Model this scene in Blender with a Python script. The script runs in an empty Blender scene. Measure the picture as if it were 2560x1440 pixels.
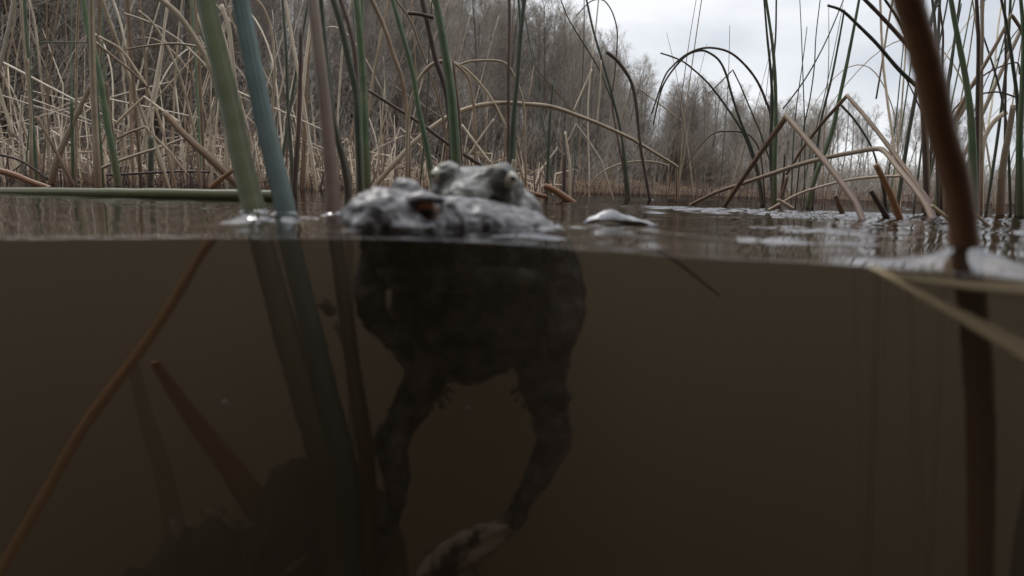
import bpy, bmesh, math, random
import numpy as np
from mathutils import Vector, Matrix

random.seed(7)
RNG = np.random.default_rng(7)
R = math.radians
scene = bpy.context.scene
COL = scene.collection

# ------------------------------------------------------------------ camera, world, sun, exposure
FPX = 1668.0                     # focal length in pixels of the 2560 x 1440 frame
CAM_H = 0.012                    # lens 12 mm above the water (z = 0)
PITCH = math.atan(243.5 / FPX)
ROLL = math.atan(0.0285)
_F = Vector((0, math.cos(PITCH), -math.sin(PITCH)))
_R0 = Vector((1, 0, 0))
_U0 = Vector((0, math.sin(PITCH), math.cos(PITCH)))
_R = _R0 * math.cos(ROLL) + _U0 * math.sin(ROLL)
_U = _U0 * math.cos(ROLL) - _R0 * math.sin(ROLL)
CAM = Vector((0, 0, CAM_H))
cd = bpy.data.cameras.new("camera")
cd.sensor_width = 36.0
cd.lens = 36.0 * FPX / 2560.0
cd.clip_start = 0.004
cd.clip_end = 2000
cd.dof.use_dof = True
cd.dof.focus_distance = 1.05
cd.dof.aperture_fstop = 14.0
cam = bpy.data.objects.new("camera", cd)
COL.objects.link(cam)
cam.matrix_world = Matrix(((_R.x, _U.x, -_F.x, CAM.x), (_R.y, _U.y, -_F.y, CAM.y), (_R.z, _U.z, -_F.z, CAM.z), (0, 0, 0, 1)))
scene.camera = cam

SUN_EL, SUN_AZ = R(52), R(-35)   # soft sun behind cloud, ahead and to the left
world = bpy.data.worlds.new("World")
scene.world = world
world.use_nodes = True
wn, wl = world.node_tree.nodes, world.node_tree.links
wn.clear()
w_out = wn.new("ShaderNodeOutputWorld")
w_mix = wn.new("ShaderNodeMixShader"); w_mix.inputs[0].default_value = 0.9
w_b1 = wn.new("ShaderNodeBackground"); w_b1.inputs[1].default_value = 0.08
w_b2 = wn.new("ShaderNodeBackground"); w_b2.inputs[1].default_value = 1.0
w_sky = wn.new("ShaderNodeTexSky"); w_sky.sky_type = 'NISHITA'; w_sky.sun_disc = False
w_sky.sun_elevation = SUN_EL; w_sky.sun_rotation = SUN_AZ
w_tc = wn.new("ShaderNodeTexCoord")
w_map = wn.new("ShaderNodeMapping"); w_map.inputs['Scale'].default_value = (1.0, 1.0, 2.6)
w_no = wn.new("ShaderNodeTexNoise"); w_no.inputs['Scale'].default_value = 2.6; w_no.inputs['Detail'].default_value = 5
w_rp = wn.new("ShaderNodeValToRGB")
w_rp.color_ramp.elements[0].position = 0.36; w_rp.color_ramp.elements[0].color = (0.60, 0.63, 0.68, 1)
w_rp.color_ramp.elements[1].position = 0.60; w_rp.color_ramp.elements[1].color = (0.90, 0.915, 0.94, 1)
w_sep = wn.new("ShaderNodeSeparateXYZ")
w_el = wn.new("ShaderNodeMapRange")          # overcast sky: zenith brighter than the horizon
w_el.inputs[1].default_value = 0.25; w_el.inputs[2].default_value = 1.0
w_el.inputs[3].default_value = 1.0; w_el.inputs[4].default_value = 1.9
w_mul = wn.new("ShaderNodeVectorMath"); w_mul.operation = 'SCALE'
wl.new(w_tc.outputs['Generated'], w_map.inputs[0]); wl.new(w_map.outputs[0], w_no.inputs['Vector'])
wl.new(w_no.outputs['Fac'], w_rp.inputs[0]); wl.new(w_tc.outputs['Generated'], w_sep.inputs[0])
wl.new(w_sep.outputs['Z'], w_el.inputs[0]); wl.new(w_rp.outputs[0], w_mul.inputs[0]); wl.new(w_el.outputs[0], w_mul.inputs['Scale'])
wl.new(w_mul.outputs[0], w_b2.inputs[0]); wl.new(w_sky.outputs[0], w_b1.inputs[0])
wl.new(w_b1.outputs[0], w_mix.inputs[1]); wl.new(w_b2.outputs[0], w_mix.inputs[2]); wl.new(w_mix.outputs[0], w_out.inputs[0])

sd = bpy.data.lights.new("sun", 'SUN'); sd.energy = 0.9; sd.angle = R(18); sd.color = (1.0, 0.96, 0.9)
sun = bpy.data.objects.new("sun", sd); COL.objects.link(sun)
_sv = Vector((math.sin(SUN_AZ) * math.cos(SUN_EL), math.cos(SUN_AZ) * math.cos(SUN_EL), math.sin(SUN_EL)))
sun.rotation_euler = (-_sv).to_track_quat('-Z', 'Y').to_euler()

vs = scene.view_settings
vs.view_transform = 'Standard'; vs.look = 'None'; vs.gamma = 1.0; vs.use_curve_mapping = False
vs.exposure = 0.22
scene.cycles.use_denoising = True
scene.cycles.max_bounces = 8
scene.cycles.transparent_max_bounces = 24
scene.cycles.volume_bounces = 2
scene.cycles.glossy_bounces = 3
scene.cycles.diffuse_bounces = 2
scene.cycles.sample_clamp_indirect = 4.0
scene.cycles.caustics_reflective = False

# ------------------------------------------------------------------ helpers
def at(px, py, Y):
    d = _F * FPX + _R * (px - 1280.0) - _U * (py - 720.0)
    return CAM + d * (Y / d.y)

def on_water(px, py):
    d = _F * FPX + _R * (px - 1280.0) - _U * (py - 720.0)
    return CAM + d * (-CAM_H / d.z)

def horizon(px):
    return 440 + 0.0285 * px

def new_obj(name, verts, faces, mats, parent=None, smooth=True, loc=None):
    me = bpy.data.meshes.new(name)
    verts = np.asarray(verts, dtype=np.float64)
    if loc is not None:
        verts = verts - np.array(loc)
    me.from_pydata(verts.tolist(), [], faces if isinstance(faces, list) else faces.tolist())
    if not isinstance(mats, (list, tuple)):
        mats = [mats]
    for m in mats:
        me.materials.append(m)
    if smooth:
        me.polygons.foreach_set('use_smooth', np.ones(len(me.polygons), dtype=bool))
    me.update()
    o = bpy.data.objects.new(name, me)
    COL.objects.link(o)
    if loc is not None:
        o.location = loc
    if parent:
        o.parent = parent
    return o

def tag(o, label=None, cat=None, group=None, kind=None):
    if label: o['label'] = label
    if cat: o['category'] = cat
    if group: o['group'] = group
    if kind: o['kind'] = kind
    return o

def tube(pts, rad, sides=8, flat=1.0, caps=True, base=0, up=None):
    """verts, faces of a swept tube; rad one radius per point; flat < 1 squeezes it to a blade."""
    pts = [Vector(p) for p in pts]
    n = len(pts)
    V, Fc = [], []
    t0 = (pts[1] - pts[0]).normalized()
    ref = Vector((0, 1, 0)) if abs(t0.y) < 0.8 else Vector((1, 0, 0))
    if up is not None:
        ref = Vector(up)
    nrm = (ref - t0 * ref.dot(t0)).normalized()
    for i in range(n):
        if i == 0: t = pts[1] - pts[0]
        elif i == n - 1: t = pts[-1] - pts[-2]
        else: t = pts[i + 1] - pts[i - 1]
        if t.length < 1e-9: t = t0
        t = t.normalized()
        nn = nrm - t * nrm.dot(t)
        if nn.length < 1e-6:
            nn = t.orthogonal()
        nrm = nn.normalized()
        b = t.cross(nrm)
        for k in range(sides):
            a = 2 * math.pi * k / sides
            V.append(tuple(pts[i] + b * (math.cos(a) * rad[i]) + nrm * (math.sin(a) * rad[i] * flat)))
    for i in range(n - 1):
        for k in range(sides):
            k2 = (k + 1) % sides
            Fc.append((base + i * sides + k, base + i * sides + k2, base + (i + 1) * sides + k2, base + (i + 1) * sides + k))
    if caps:
        Fc.append(tuple(base + k for k in reversed(range(sides))))
        Fc.append(tuple(base + (n - 1) * sides + k for k in range(sides)))
    return V, Fc

def fibre(o, pts, rad, sides, ph=0.0):
    """coordinates that follow the stem, for grain that runs along it"""
    L = [0.0]
    for a, b in zip(pts, pts[1:]): L.append(L[-1] + (Vector(b) - Vector(a)).length)
    rm = max(rad); A = []
    for i in range(len(pts)):
        for k in range(sides):
            a = 2 * math.pi * k / sides
            A += [math.cos(a) + ph, math.sin(a) - ph, L[i] / (rm * 2)]
    at_ = o.data.attributes.new("fibre", 'FLOAT_VECTOR', 'POINT')
    at_.data.foreach_set('vector', np.array(A, dtype=np.float32))

def catmull(P, sub=6):
    P = [Vector(p) for p in P]
    if len(P) < 3:
        return [P[0].lerp(P[-1], i / 8) for i in range(9)]
    Q = [P[0] * 2 - P[1]] + P + [P[-1] * 2 - P[-2]]
    out = []
    for i in range(1, len(Q) - 2):
        a, b, c, d = Q[i - 1], Q[i], Q[i + 1], Q[i + 2]
        for j in range(sub):
            t = j / sub
            out.append(0.5 * ((2 * b) + (c - a) * t + (2 * a - 5 * b + 4 * c - d) * t * t + (3 * b - a - 3 * c + d) * t ** 3))
    out.append(P[-1])
    return out

def linear(P, sub=6):
    P = [Vector(p) for p in P]
    out = []
    for a, b in zip(P, P[1:]):
        L = (b - a).length
        out += [a.lerp(b, j / sub) for j in range(sub)] if len(P) > 2 else [a.lerp(b, j / 10) for j in range(10)]
    out.append(P[-1])
    return out

# ------------------------------------------------------------------ materials
def mat_new(name):
    m = bpy.data.materials.new(name); m.use_nodes = True
    nt = m.node_tree
    return m, nt.nodes, nt.links, nt.nodes["Principled BSDF"]

def mat_noise(name, cols, scale=(40, 40, 40), rough=0.7, bump=0.0, bscale=None, detail=5, spec=0.3, coord='Object', rand=0.0, lo=0.3, hi=0.7, bdist=0.002):
    m, n, l, p = mat_new(name)
    tc = n.new("ShaderNodeTexCoord"); mp = n.new("ShaderNodeMapping"); mp.inputs['Scale'].default_value = scale
    no = n.new("ShaderNodeTexNoise"); no.inputs['Scale'].default_value = 1.0; no.inputs['Detail'].default_value = detail
    rp = n.new("ShaderNodeValToRGB")
    rp.color_ramp.elements[0].position = lo; rp.color_ramp.elements[1].position = hi
    rp.color_ramp.elements[0].color = (*cols[0], 1); rp.color_ramp.elements[1].color = (*cols[-1], 1)
    for i, c in enumerate(cols[1:-1]):
        e = rp.color_ramp.elements.new(lo + (hi - lo) * (i + 1) / (len(cols) - 1)); e.color = (*c, 1)
    l.new(tc.outputs[coord], mp.inputs[0]); l.new(mp.outputs[0], no.inputs['Vector']); l.new(no.outputs['Fac'], rp.inputs[0])
    src = rp.outputs[0]
    if rand:
        oi = n.new("ShaderNodeObjectInfo"); mr = n.new("ShaderNodeMapRange")
        mr.inputs[3].default_value = 1 - rand; mr.inputs[4].default_value = 1 + rand
        vm = n.new("ShaderNodeVectorMath"); vm.operation = 'SCALE'
        l.new(oi.outputs['Random'], mr.inputs[0]); l.new(src, vm.inputs[0]); l.new(mr.outputs[0], vm.inputs['Scale'])
        src = vm.outputs[0]
    l.new(src, p.inputs['Base Color'])
    p.inputs['Roughness'].default_value = rough
    p.inputs['Specular IOR Level'].default_value = spec
    if bump:
        no2 = n.new("ShaderNodeTexNoise"); no2.inputs['Scale'].default_value = bscale or 300; no2.inputs['Detail'].default_value = 4
        bp = n.new("ShaderNodeBump"); bp.inputs['Strength'].default_value = bump; bp.inputs['Distance'].default_value = bdist
        l.new(tc.outputs[coord], no2.inputs['Vector']); l.new(no2.outputs['Fac'], bp.inputs['Height']); l.new(bp.outputs[0], p.inputs['Normal'])
    return m

def mat_reed(name, c1, c2, base, zlo=0.0, zhi=0.07, rough=0.5, rand=0.28, spec=0.35):
    """streaky stem: two tones along the grain, brown rotting foot near the water line"""
    m, n, l, p = mat_new(name)
    tc = n.new("ShaderNodeTexCoord"); mp = n.new("ShaderNodeMapping"); mp.inputs['Scale'].default_value = (3.0, 3.0, .05)
    fa = n.new("ShaderNodeAttribute"); fa.attribute_name = 'fibre'
    no = n.new("ShaderNodeTexNoise"); no.inputs['Scale'].default_value = 1.0; no.inputs['Detail'].default_value = 4
    rp = n.new("ShaderNodeValToRGB"); rp.color_ramp.elements[0].position = 0.38; rp.color_ramp.elements[1].position = 0.62
    rp.color_ramp.elements[0].color = (*c1, 1); rp.color_ramp.elements[1].color = (*c2, 1)
    l.new(fa.outputs['Vector'], mp.inputs[0]); l.new(mp.outputs[0], no.inputs['Vector'])
    # blotches of wear
    no3 = n.new("ShaderNodeTexNoise"); no3.inputs['Scale'].default_value = 28; no3.inputs['Detail'].default_value = 4
    l.new(tc.outputs['Object'], no3.inputs['Vector'])
    mm = n.new("ShaderNodeMath"); mm.operation = 'MULTIPLY_ADD'; mm.inputs[1].default_value = .45; mm.inputs[2].default_value = 0
    m3 = n.new("ShaderNodeMath"); m3.operation = 'MULTIPLY_ADD'; m3.inputs[1].default_value = .55
    l.new(no3.outputs['Fac'], mm.inputs[0]); l.new(no.outputs['Fac'], m3.inputs[0]); l.new(mm.outputs[0], m3.inputs[2]); l.new(m3.outputs[0], rp.inputs[0])
    geo = n.new("ShaderNodeNewGeometry"); sx = n.new("ShaderNodeSeparateXYZ"); l.new(geo.outputs['Position'], sx.inputs[0])
    wob = n.new("ShaderNodeMath"); wob.operation = 'MULTIPLY_ADD'; wob.inputs[1].default_value = -0.10; 
    l.new(no3.outputs['Fac'], wob.inputs[0]); l.new(sx.outputs['Z'], wob.inputs[2])
    mr = n.new("ShaderNodeMapRange"); mr.inputs[1].default_value = zlo - 0.05; mr.inputs[2].default_value = zhi - 0.05
    mr.inputs[3].default_value = 0.85; mr.inputs[4].default_value = 0.0
    l.new(wob.outputs[0], mr.inputs[0])
    mx = n.new("ShaderNodeMix"); mx.data_type = 'RGBA'
    l.new(mr.outputs[0], mx.inputs[0]); l.new(rp.outputs[0], mx.inputs[6]); mx.inputs[7].default_value = (*base, 1)
    oi = n.new("ShaderNodeObjectInfo"); r2 = n.new("ShaderNodeMapRange"); r2.inputs[3].default_value = 1 - rand; r2.inputs[4].default_value = 1 + rand
    vm = n.new("ShaderNodeVectorMath"); vm.operation = 'SCALE'
    l.new(oi.outputs['Random'], r2.inputs[0]); l.new(mx.outputs[2], vm.inputs[0]); l.new(r2.outputs[0], vm.inputs['Scale'])
    l.new(vm.outputs[0], p.inputs['Base Color'])
    p.inputs['Roughness'].default_value = rough
    p.inputs['Specular IOR Level'].default_value = spec
    bp = n.new("ShaderNodeBump"); bp.inputs['Strength'].default_value = 0.5; bp.inputs['Distance'].default_value = 0.0008
    l.new(no.outputs['Fac'], bp.inputs['Height']); l.new(bp.outputs[0], p.inputs['Normal'])
    return m

M = {}
BRN = (0.085, 0.038, 0.02)
M['olive'] = mat_reed("reed_olive", (0.042, 0.060, 0.016), (0.115, 0.135, 0.045), (0.12, 0.12, 0.06), rand=0.05)
M['blue'] = mat_reed("reed_blue_green", (0.032, 0.060, 0.056), (0.10, 0.15, 0.14), (0.09, 0.12, 0.11), rand=0.05)
M['green'] = mat_reed("reed_green", (0.042, 0.072, 0.034), (0.125, 0.16, 0.085), (0.08, 0.065, 0.03))
M['dgreen'] = mat_reed("reed_dark_green", (0.035, 0.045, 0.030), (0.095, 0.10, 0.068), (0.065, 0.045, 0.028))
M['tan'] = mat_reed("reed_tan", (0.21, 0.155, 0.098), (0.48, 0.385, 0.275), (0.17, 0.09, 0.05))
M['pale'] = mat_reed("reed_pale", (0.40, 0.325, 0.235), (0.68, 0.58, 0.45), (0.30, 0.22, 0.15))
M['brown'] = mat_reed("reed_brown", (0.125, 0.08, 0.048), (0.31, 0.215, 0.135), (0.09, 0.042, 0.025))
M['dark'] = mat_reed("reed_dark_brown", (0.055, 0.035, 0.026), (0.13, 0.085, 0.065), (0.035, 0.02, 0.015))
M['orange'] = mat_reed("reed_orange_brown", (0.18, 0.09, 0.045), (0.33, 0.19, 0.10), (0.20, 0.09, 0.04))
M['thick'] = mat_reed("reed_wet_brown", (0.085, 0.042, 0.02), (0.29, 0.155, 0.075), (0.13, 0.058, 0.024), rand=0.02)
M['redfoot'] = mat_reed("reed_red_foot", (0.06, 0.034, 0.02), (0.20, 0.13, 0.08), (0.085, 0.032, 0.016), zhi=.085, rand=.02)
M['rust'] = mat_reed("reed_rust", (0.38, 0.17, 0.07), (0.62, 0.33, 0.15), (0.5, 0.25, 0.11))
M['straw'] = mat_reed("reed_straw", (0.58, 0.45, 0.27), (0.80, 0.67, 0.44), (0.38, 0.28, 0.16), rand=0.05)
M['bed'] = mat_noise("pond_mud", [(0.008, 0.006, 0.004), (0.03, 0.022, 0.015), (0.10, 0.07, 0.045)], (90, 90, 90), 0.9, 0.6, 150)
M['bank'] = mat_noise("light_block_peat", [(0.02, 0.015, 0.01), (0.06, 0.045, 0.03)], (9, 9, 9), 0.95, 0.8, 60)  # dark surface of the unseen bank added to block light
M['ground'] = mat_noise("leaf_litter", [(0.035, 0.026, 0.02), (0.075, 0.056, 0.042), (0.12, 0.092, 0.07)], (1.3, 1.3, 1.3), 0.95, 0.5, 4, bdist=0.1)
M['bark'] = mat_noise("bark", [(0.07, 0.06, 0.05), (0.18, 0.16, 0.14)], (5, 5, 1.2), 0.9, rand=0.35)
M['birch'] = mat_noise("birch_bark", [(0.16, 0.15, 0.135), (0.50, 0.48, 0.45)], (5, 5, 2.5), 0.85, rand=0.3)
M['twig'] = mat_noise("twig", [(0.21, 0.178, 0.150), (0.37, 0.325, 0.275)], (0.6, 0.6, 0.6), 0.85, rand=0.35)
M['shrub'] = mat_noise("shrub_twig", [(0.10, 0.078, 0.06), (0.17, 0.135, 0.105)], (0.6, 0.6, 0.6), 0.85, rand=0.2)

# ------------------------------------------------------------------ the glass of the camera port: where the water meets it
LINE = [(-260, 599), (0, 595), (300, 594), (600, 594), (900, 596), (1100, 602), (1300, 612), (1500, 626), (1700, 641), (1900, 652), (2100, 664), (2300, 682), (2560, 706), (2800, 730)]
port = [on_water(*p) for p in LINE]
port = [Vector((-1.6, -0.34, 0)), Vector((-0.9, -0.16, 0)), Vector((-0.45, 0.0, 0)), Vector((-0.22, 0.09, 0))] + port + \
       [Vector((0.17, 0.045, 0)), Vector((0.40, -0.06, 0)), Vector((0.9, -0.22, 0)), Vector((1.6, -0.36, 0))]
PORT = catmull(port, 8)
PX = np.array([p.x for p in PORT]); PY = np.array([p.y for p in PORT])
BASES = []        # (x, y, stem radius, height of the water climbing it, reach)

# ------------------------------------------------------------------ hillside and shore (structure)
def ground_h(x, y):
    """far terrain: a wooded slope on the left that sinks to a flat shore on the right"""
    az = np.degrees(np.arctan2(x, y)); d = np.hypot(x, y)
    shore = np.interp(az, [-90, -50, -37, -10, 5, 18, 30, 40, 90], [9, 9, 11, 17, 27, 45, 60, 60, 60])
    slope = np.interp(az, [-90, -37, -8, 8, 20, 90], [0.22, 0.22, 0.16, 0.06, 0.02, 0.02])
    top = np.interp(az, [-90, -37, -8, 8, 20, 90], [9, 9, 6, 2, 0.8, 0.8])
    e = d - shore
    z = np.where(e < 0, np.maximum(-0.5, e * 0.2), 0.0)
    up = np.clip(e, 0, None)
    z = z + top * (1 - np.exp(-up * slope / top)) + 0.15 * np.clip(up / 4, 0, 1)
    z = z + 0.12 * np.sin(x * 0.7 + y * 0.3) * np.clip(up / 6, 0, 1) + 0.07 * np.sin(x * 1.9 - y * 1.1) * np.clip(up / 3, 0, 1)
    return z

def build_ground():
    az = np.radians(np.linspace(-88, 88, 150)); rad = np.concatenate([np.geomspace(5, 60, 60), np.geomspace(65, 1500, 30)])
    A, D = np.meshgrid(az, rad)
    x, y = np.sin(A) * D, np.cos(A) * D
    V = np.stack([x, y, ground_h(x, y)], -1).reshape(-1, 3)
    nr, na = A.shape
    i, j = np.meshgrid(np.arange(nr - 1), np.arange(na - 1), indexing='ij')
    a = (i * na + j).ravel()
    tag(new_obj("hillside", V, np.stack([a, a + 1, a + na + 1, a + na], -1), M['ground']), "brown leaf covered slope under the bare wood", kind='structure')
build_ground()

def bed_h(x, y):
    z = np.full_like(x, -0.45)
    def mound(px, py, Y, w, ht):
        c = at(px, py, Y)
        return (c.z + 0.45) * np.exp(-(((x - c.x) / w) ** 2 + ((y - c.y) / ht) ** 2) ** 1.1)
    z = z + np.maximum.reduce([mound(740, 1170, .27, .055, .10), mound(520, 1300, .26, .06, .09), mound(940, 1240, .27, .035, .07), mound(380, 1400, .25, .06, .08)])
    z = z + 0.006 * np.sin(x * 130 + 2 * np.sin(y * 90)) * np.sin(y * 110) + 0.004 * np.sin(x * 290 + y * 210)
    return z

def build_bed():
    gx = np.concatenate([np.linspace(-2.5, -0.35, 20)[:-1], np.linspace(-0.35, 0.35, 180), np.linspace(0.35, 2.5, 20)[1:]])
    gy = np.concatenate([np.linspace(-0.42, 0.1, 14)[:-1], np.linspace(0.1, 0.6, 130), np.linspace(0.6, 7, 30)[1:]])
    X, Y = np.meshgrid(gx, gy)
    Z = bed_h(X, Y) + RNG.normal(0, 0.0004, X.shape)
    V = np.stack([X, Y, Z], -1).reshape(-1, 3)
    nr, nc = X.shape
    i, j = np.meshgrid(np.arange(nr - 1), np.arange(nc - 1), indexing='ij')
    a = (i * nc + j).ravel()
    tag(new_obj("pond_bed", V, np.stack([a, a + 1, a + nc + 1, a + nc], -1), M['bed']), "dark muddy pond bottom with a low mound", kind='structure')
    # steep unseen bank added behind the camera to keep skylight off the toads
    s = np.linspace(0, 1, 24); gx = np.linspace(-3, 3, 80)
    S, X = np.meshgrid(s, gx, indexing='ij')
    Z = -0.47 + S * 2.05
    Y = -0.40 - 0.22 * S - 0.10 * np.abs(X) ** 1.2 * 0 + 0.03 * np.sin(X * 9 + S * 7) + 0.02 * np.sin(X * 23 - S * 19)
    Y[-1] -= 4.0; Z[-1] = 1.6
    V = np.stack([X, Y, Z], -1).reshape(-1, 3)
    nc = 80
    i, j = np.meshgrid(np.arange(23), np.arange(nc - 1), indexing='ij')
    a = (i * nc + j).ravel()
    tag(new_obj("light_block_bank", V, np.stack([a, a + 1, a + nc + 1, a + nc], -1), M['bank']), "unseen peat bank added behind the camera to block skylight", kind='structure')
build_bed()

# ------------------------------------------------------------------ trees
def prisms(S, sides=3):
    """S: (n, 8) p0, p1, r0, r1 -> one batch of tapered prisms"""
    S = np.asarray(S, dtype=np.float64)
    p0, p1, r0, r1 = S[:, 0:3], S[:, 3:6], S[:, 6:7], S[:, 7:8]
    t = p1 - p0; t /= np.linalg.norm(t, axis=1, keepdims=True) + 1e-12
    ref = np.where(np.abs(t[:, 2:3]) < 0.9, np.array([[0, 0, 1.0]]), np.array([[1.0, 0, 0]]))
    a = np.cross(t, ref); a /= np.linalg.norm(a, axis=1, keepdims=True); b = np.cross(t, a)
    ring0, ring1 = [], []
    for k in range(sides):
        c, s = math.cos(2 * math.pi * k / sides), math.sin(2 * math.pi * k / sides)
        d = a * c + b * s
        ring0.append(p0 + d * r0); ring1.append(p1 + d * r1)
    V = np.stack(ring0 + ring1, 1).reshape(-1, 3)
    n = len(S)
    o = (np.arange(n) * 2 * sides)[:, None]
    F = []
    for k in range(sides):
        k2 = (k + 1) % sides
        F.append(np.concatenate([o + k, o + k2, o + sides + k2, o + sides + k], 1))
    return V, np.concatenate(F, 0)

def rot_dir(d, ang, az):
    d = d / np.linalg.norm(d)
    ref = np.array([0, 0, 1.0]) if abs(d[2]) < 0.95 else np.array([1.0, 0, 0])
    a = np.cross(d, ref); a /= np.linalg.norm(a); b = np.cross(d, a)
    return d * math.cos(ang) + (a * math.cos(az) + b * math.sin(az)) * math.sin(ang)

def grow(rs, start, d, L, r, nseg, rise, wig, out):
    pts = [np.array(start)]
    d = np.array(d, float)
    for i in range(nseg):
        d = d + np.array([rs.gauss(0, wig), rs.gauss(0, wig), rise + rs.gauss(0, wig * .5)]); d /= np.linalg.norm(d)
        p = pts[-1] + d * L / nseg
        f0, f1 = 1 - i / nseg * .75, 1 - (i + 1) / nseg * .75
        out.append((*pts[-1], *p, r * f0, r * f1))
        pts.append(p)
    return pts

def along(pts, t):
    n = len(pts) - 1; i = min(int(t * n), n - 1); f = t * n - i
    d = pts[i + 1] - pts[i]
    return pts[i] + d * f, d / np.linalg.norm(d)

def tree_mesh(seed, H, first=0.3, nl=24, spread=0.30, ang=(0.55, 0.95), tr=0.010, dense=(7, 5, 4), stems=1):
    rs = random.Random(seed)
    trunk, crown = [], []
    for s in range(stems):
        d0 = np.array([rs.gauss(0, .05 + .12 * (stems > 1)), rs.gauss(0, .05 + .12 * (stems > 1)), 1.0])
        tp = grow(rs, (rs.gauss(0, .15) * (stems > 1), rs.gauss(0, .15) * (stems > 1), -0.3), d0, H * (1 if s == 0 else .85), H * tr, 10, 0.03, 0.035, trunk)
        nlimb = nl if s == 0 else nl // 2
        for i in range(nlimb):
            t = first + (1 - first) * ((i + rs.random()) / nlimb) ** 0.9
            p, d = along(tp, min(t, .995))
            az = i * 2.4 + rs.random()
            bd = rot_dir(d, rs.uniform(*ang), az)
            L = H * spread * (1.05 - 0.75 * t) * rs.uniform(.7, 1.25) + .35
            bp = grow(rs, p, bd, L, H * tr * .36 * (1.15 - .8 * t) + .006, 5, 0.10, 0.10, crown)
            for j in range(dense[0]):
                t2 = .22 + .78 * (j + rs.random()) / dense[0]
                p2, d2 = along(bp, min(t2, .99))
                b2 = grow(rs, p2, rot_dir(d2, rs.uniform(.4, .9), rs.random() * 6.28), L * .42 * (1.2 - .6 * t2) * rs.uniform(.7, 1.3), .011, 3, 0.08, 0.13, crown)
                for k in range(dense[1]):
                    p3, d3 = along(b2, rs.uniform(.2, .99))
                    b3 = grow(rs, p3, rot_dir(d3, rs.uniform(.35, .9), rs.random() * 6.28), L * .24 * rs.uniform(.6, 1.3) + .12, .0065, 2, 0.05, 0.14, crown)
                    for q in range(dense[2]):
                        p4, d4 = along(b3, rs.uniform(.15, .99))
                        grow(rs, p4, rot_dir(d4, rs.uniform(.35, .85), rs.random() * 6.28), L * .13 * rs.uniform(.5, 1.4) + .08, .0045, 1, 0.03, 0.1, crown)
    return trunk, crown

def tree_proto(name, seed, bark, **k):
    tk, cr = tree_mesh(seed, **k)
    root = bpy.data.objects.new(name, None); COL.objects.link(root)
    root.empty_display_size = 0.3
    V, F = prisms(tk, 7); new_obj("trunk", V, F, M[bark], root)
    V, F = prisms(cr, 3); new_obj("crown", V, F, M['twig'], root, smooth=False)
    return root

def dup(root):
    r = root.copy(); COL.objects.link(r)
    for ch in root.children:
        c = ch.copy(); COL.objects.link(c); c.parent = r
    return r

protos = []
KINDS = {
    'bare_tree': "bare grey brown winter tree in the wood on the slope",
    'bare_birch': "pale stemmed bare birch in the wood beyond the pond",
    'slender_tree': "slender bare tree in the thin far belt on the right",
}
for i in range(4):
    protos.append(('bare_tree', 13.0, tree_proto("bare_tree", 10 + i, 'bark', H=13.0, first=.12, nl=30, spread=.30, stems=1 + (i % 2))))
for i in range(2):
    protos.append(('bare_birch', 13.0, tree_proto("bare_birch", 30 + i, 'birch', H=13.0, first=.22, nl=30, spread=.24, ang=(.4, .75), tr=.008)))
for i in range(3):
    protos.append(('slender_tree', 13.0, tree_proto("slender_tree", 50 + i, 'bark', H=13.0, first=.48, nl=18, spread=.20, ang=(.4, .8), tr=.0085, dense=(6, 4, 3))))

used = {}
def put_tree(px, D, H, kinds):
    cands = [p for p in protos if p[0] in kinds]
    kind, ph, root = random.choice(cands)
    o = root if root.name not in used else dup(root)
    used[root.name] = 1
    p = at(px, 600, 10.0)
    a = math.atan2(p.x, p.y)
    x, y = math.sin(a) * D, math.cos(a) * D
    z = float(ground_h(np.array([x]), np.array([y]))[0])
    o.location = (x, y, z - 0.1)
    s = (H - z) / ph if H else 1.0
    s = max(s, 0.45)
    o.scale = (s * random.uniform(.9, 1.15), s * random.uniform(.9, 1.15), s)
    o.rotation_euler = (0, 0, random.random() * 6.28)
    tag(o, KINDS[kind], "tree", {'bare_tree': "bare trees on the wooded slope", 'bare_birch': "birches in the wood", 'slender_tree': "slender trees of the far belt"}[kind])

TREELINE = ([-400, 900, 1150, 1260, 1340, 1400, 1480, 1540, 1600, 1680, 1760, 1860, 1960, 2060, 2160, 2260, 2400, 2560, 2900],
            [-330, -200, -60, -25, 15, 30, 95, 130, 178, 205, 215, 232, 250, 262, 275, 285, 290, 292, 292])
for i in range(160):                                    # the slope
    px = random.uniform(-220, 1500) if i > 40 else random.uniform(900, 1500)
    f = random.random() ** 1.2
    D = np.interp(px, [-350, 200, 1000, 1500], [13, 14, 22, 36]) * (1 + 1.3 * f)
    ty = np.interp(px, *TREELINE)
    H = (horizon(px) - ty) * D / FPX * random.uniform(.78, .96)
    H = min(H, 20) if px < 1000 else H
    put_tree(px, D, H, ('bare_tree', 'bare_tree', 'bare_birch'))
for i in range(88):                                     # sinking tree line
    px = random.uniform(1400, 2050)
    D = np.interp(px, [1400, 1700, 2050], [44, 62, 84]) * random.uniform(1, 1.45)
    ty = np.interp(px, *TREELINE)
    put_tree(px, D, (horizon(px) - ty) * D / FPX * random.uniform(.68, .92), ('bare_tree', 'bare_tree', 'bare_birch'))
for i in range(52):                                     # thin far belt
    px = random.uniform(1980, 2680)
    D = random.uniform(82, 112)
    ty = np.interp(px, *TREELINE)
    put_tree(px, D, (horizon(px) - ty) * D / FPX * random.uniform(.74, .94), ('slender_tree',))

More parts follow.
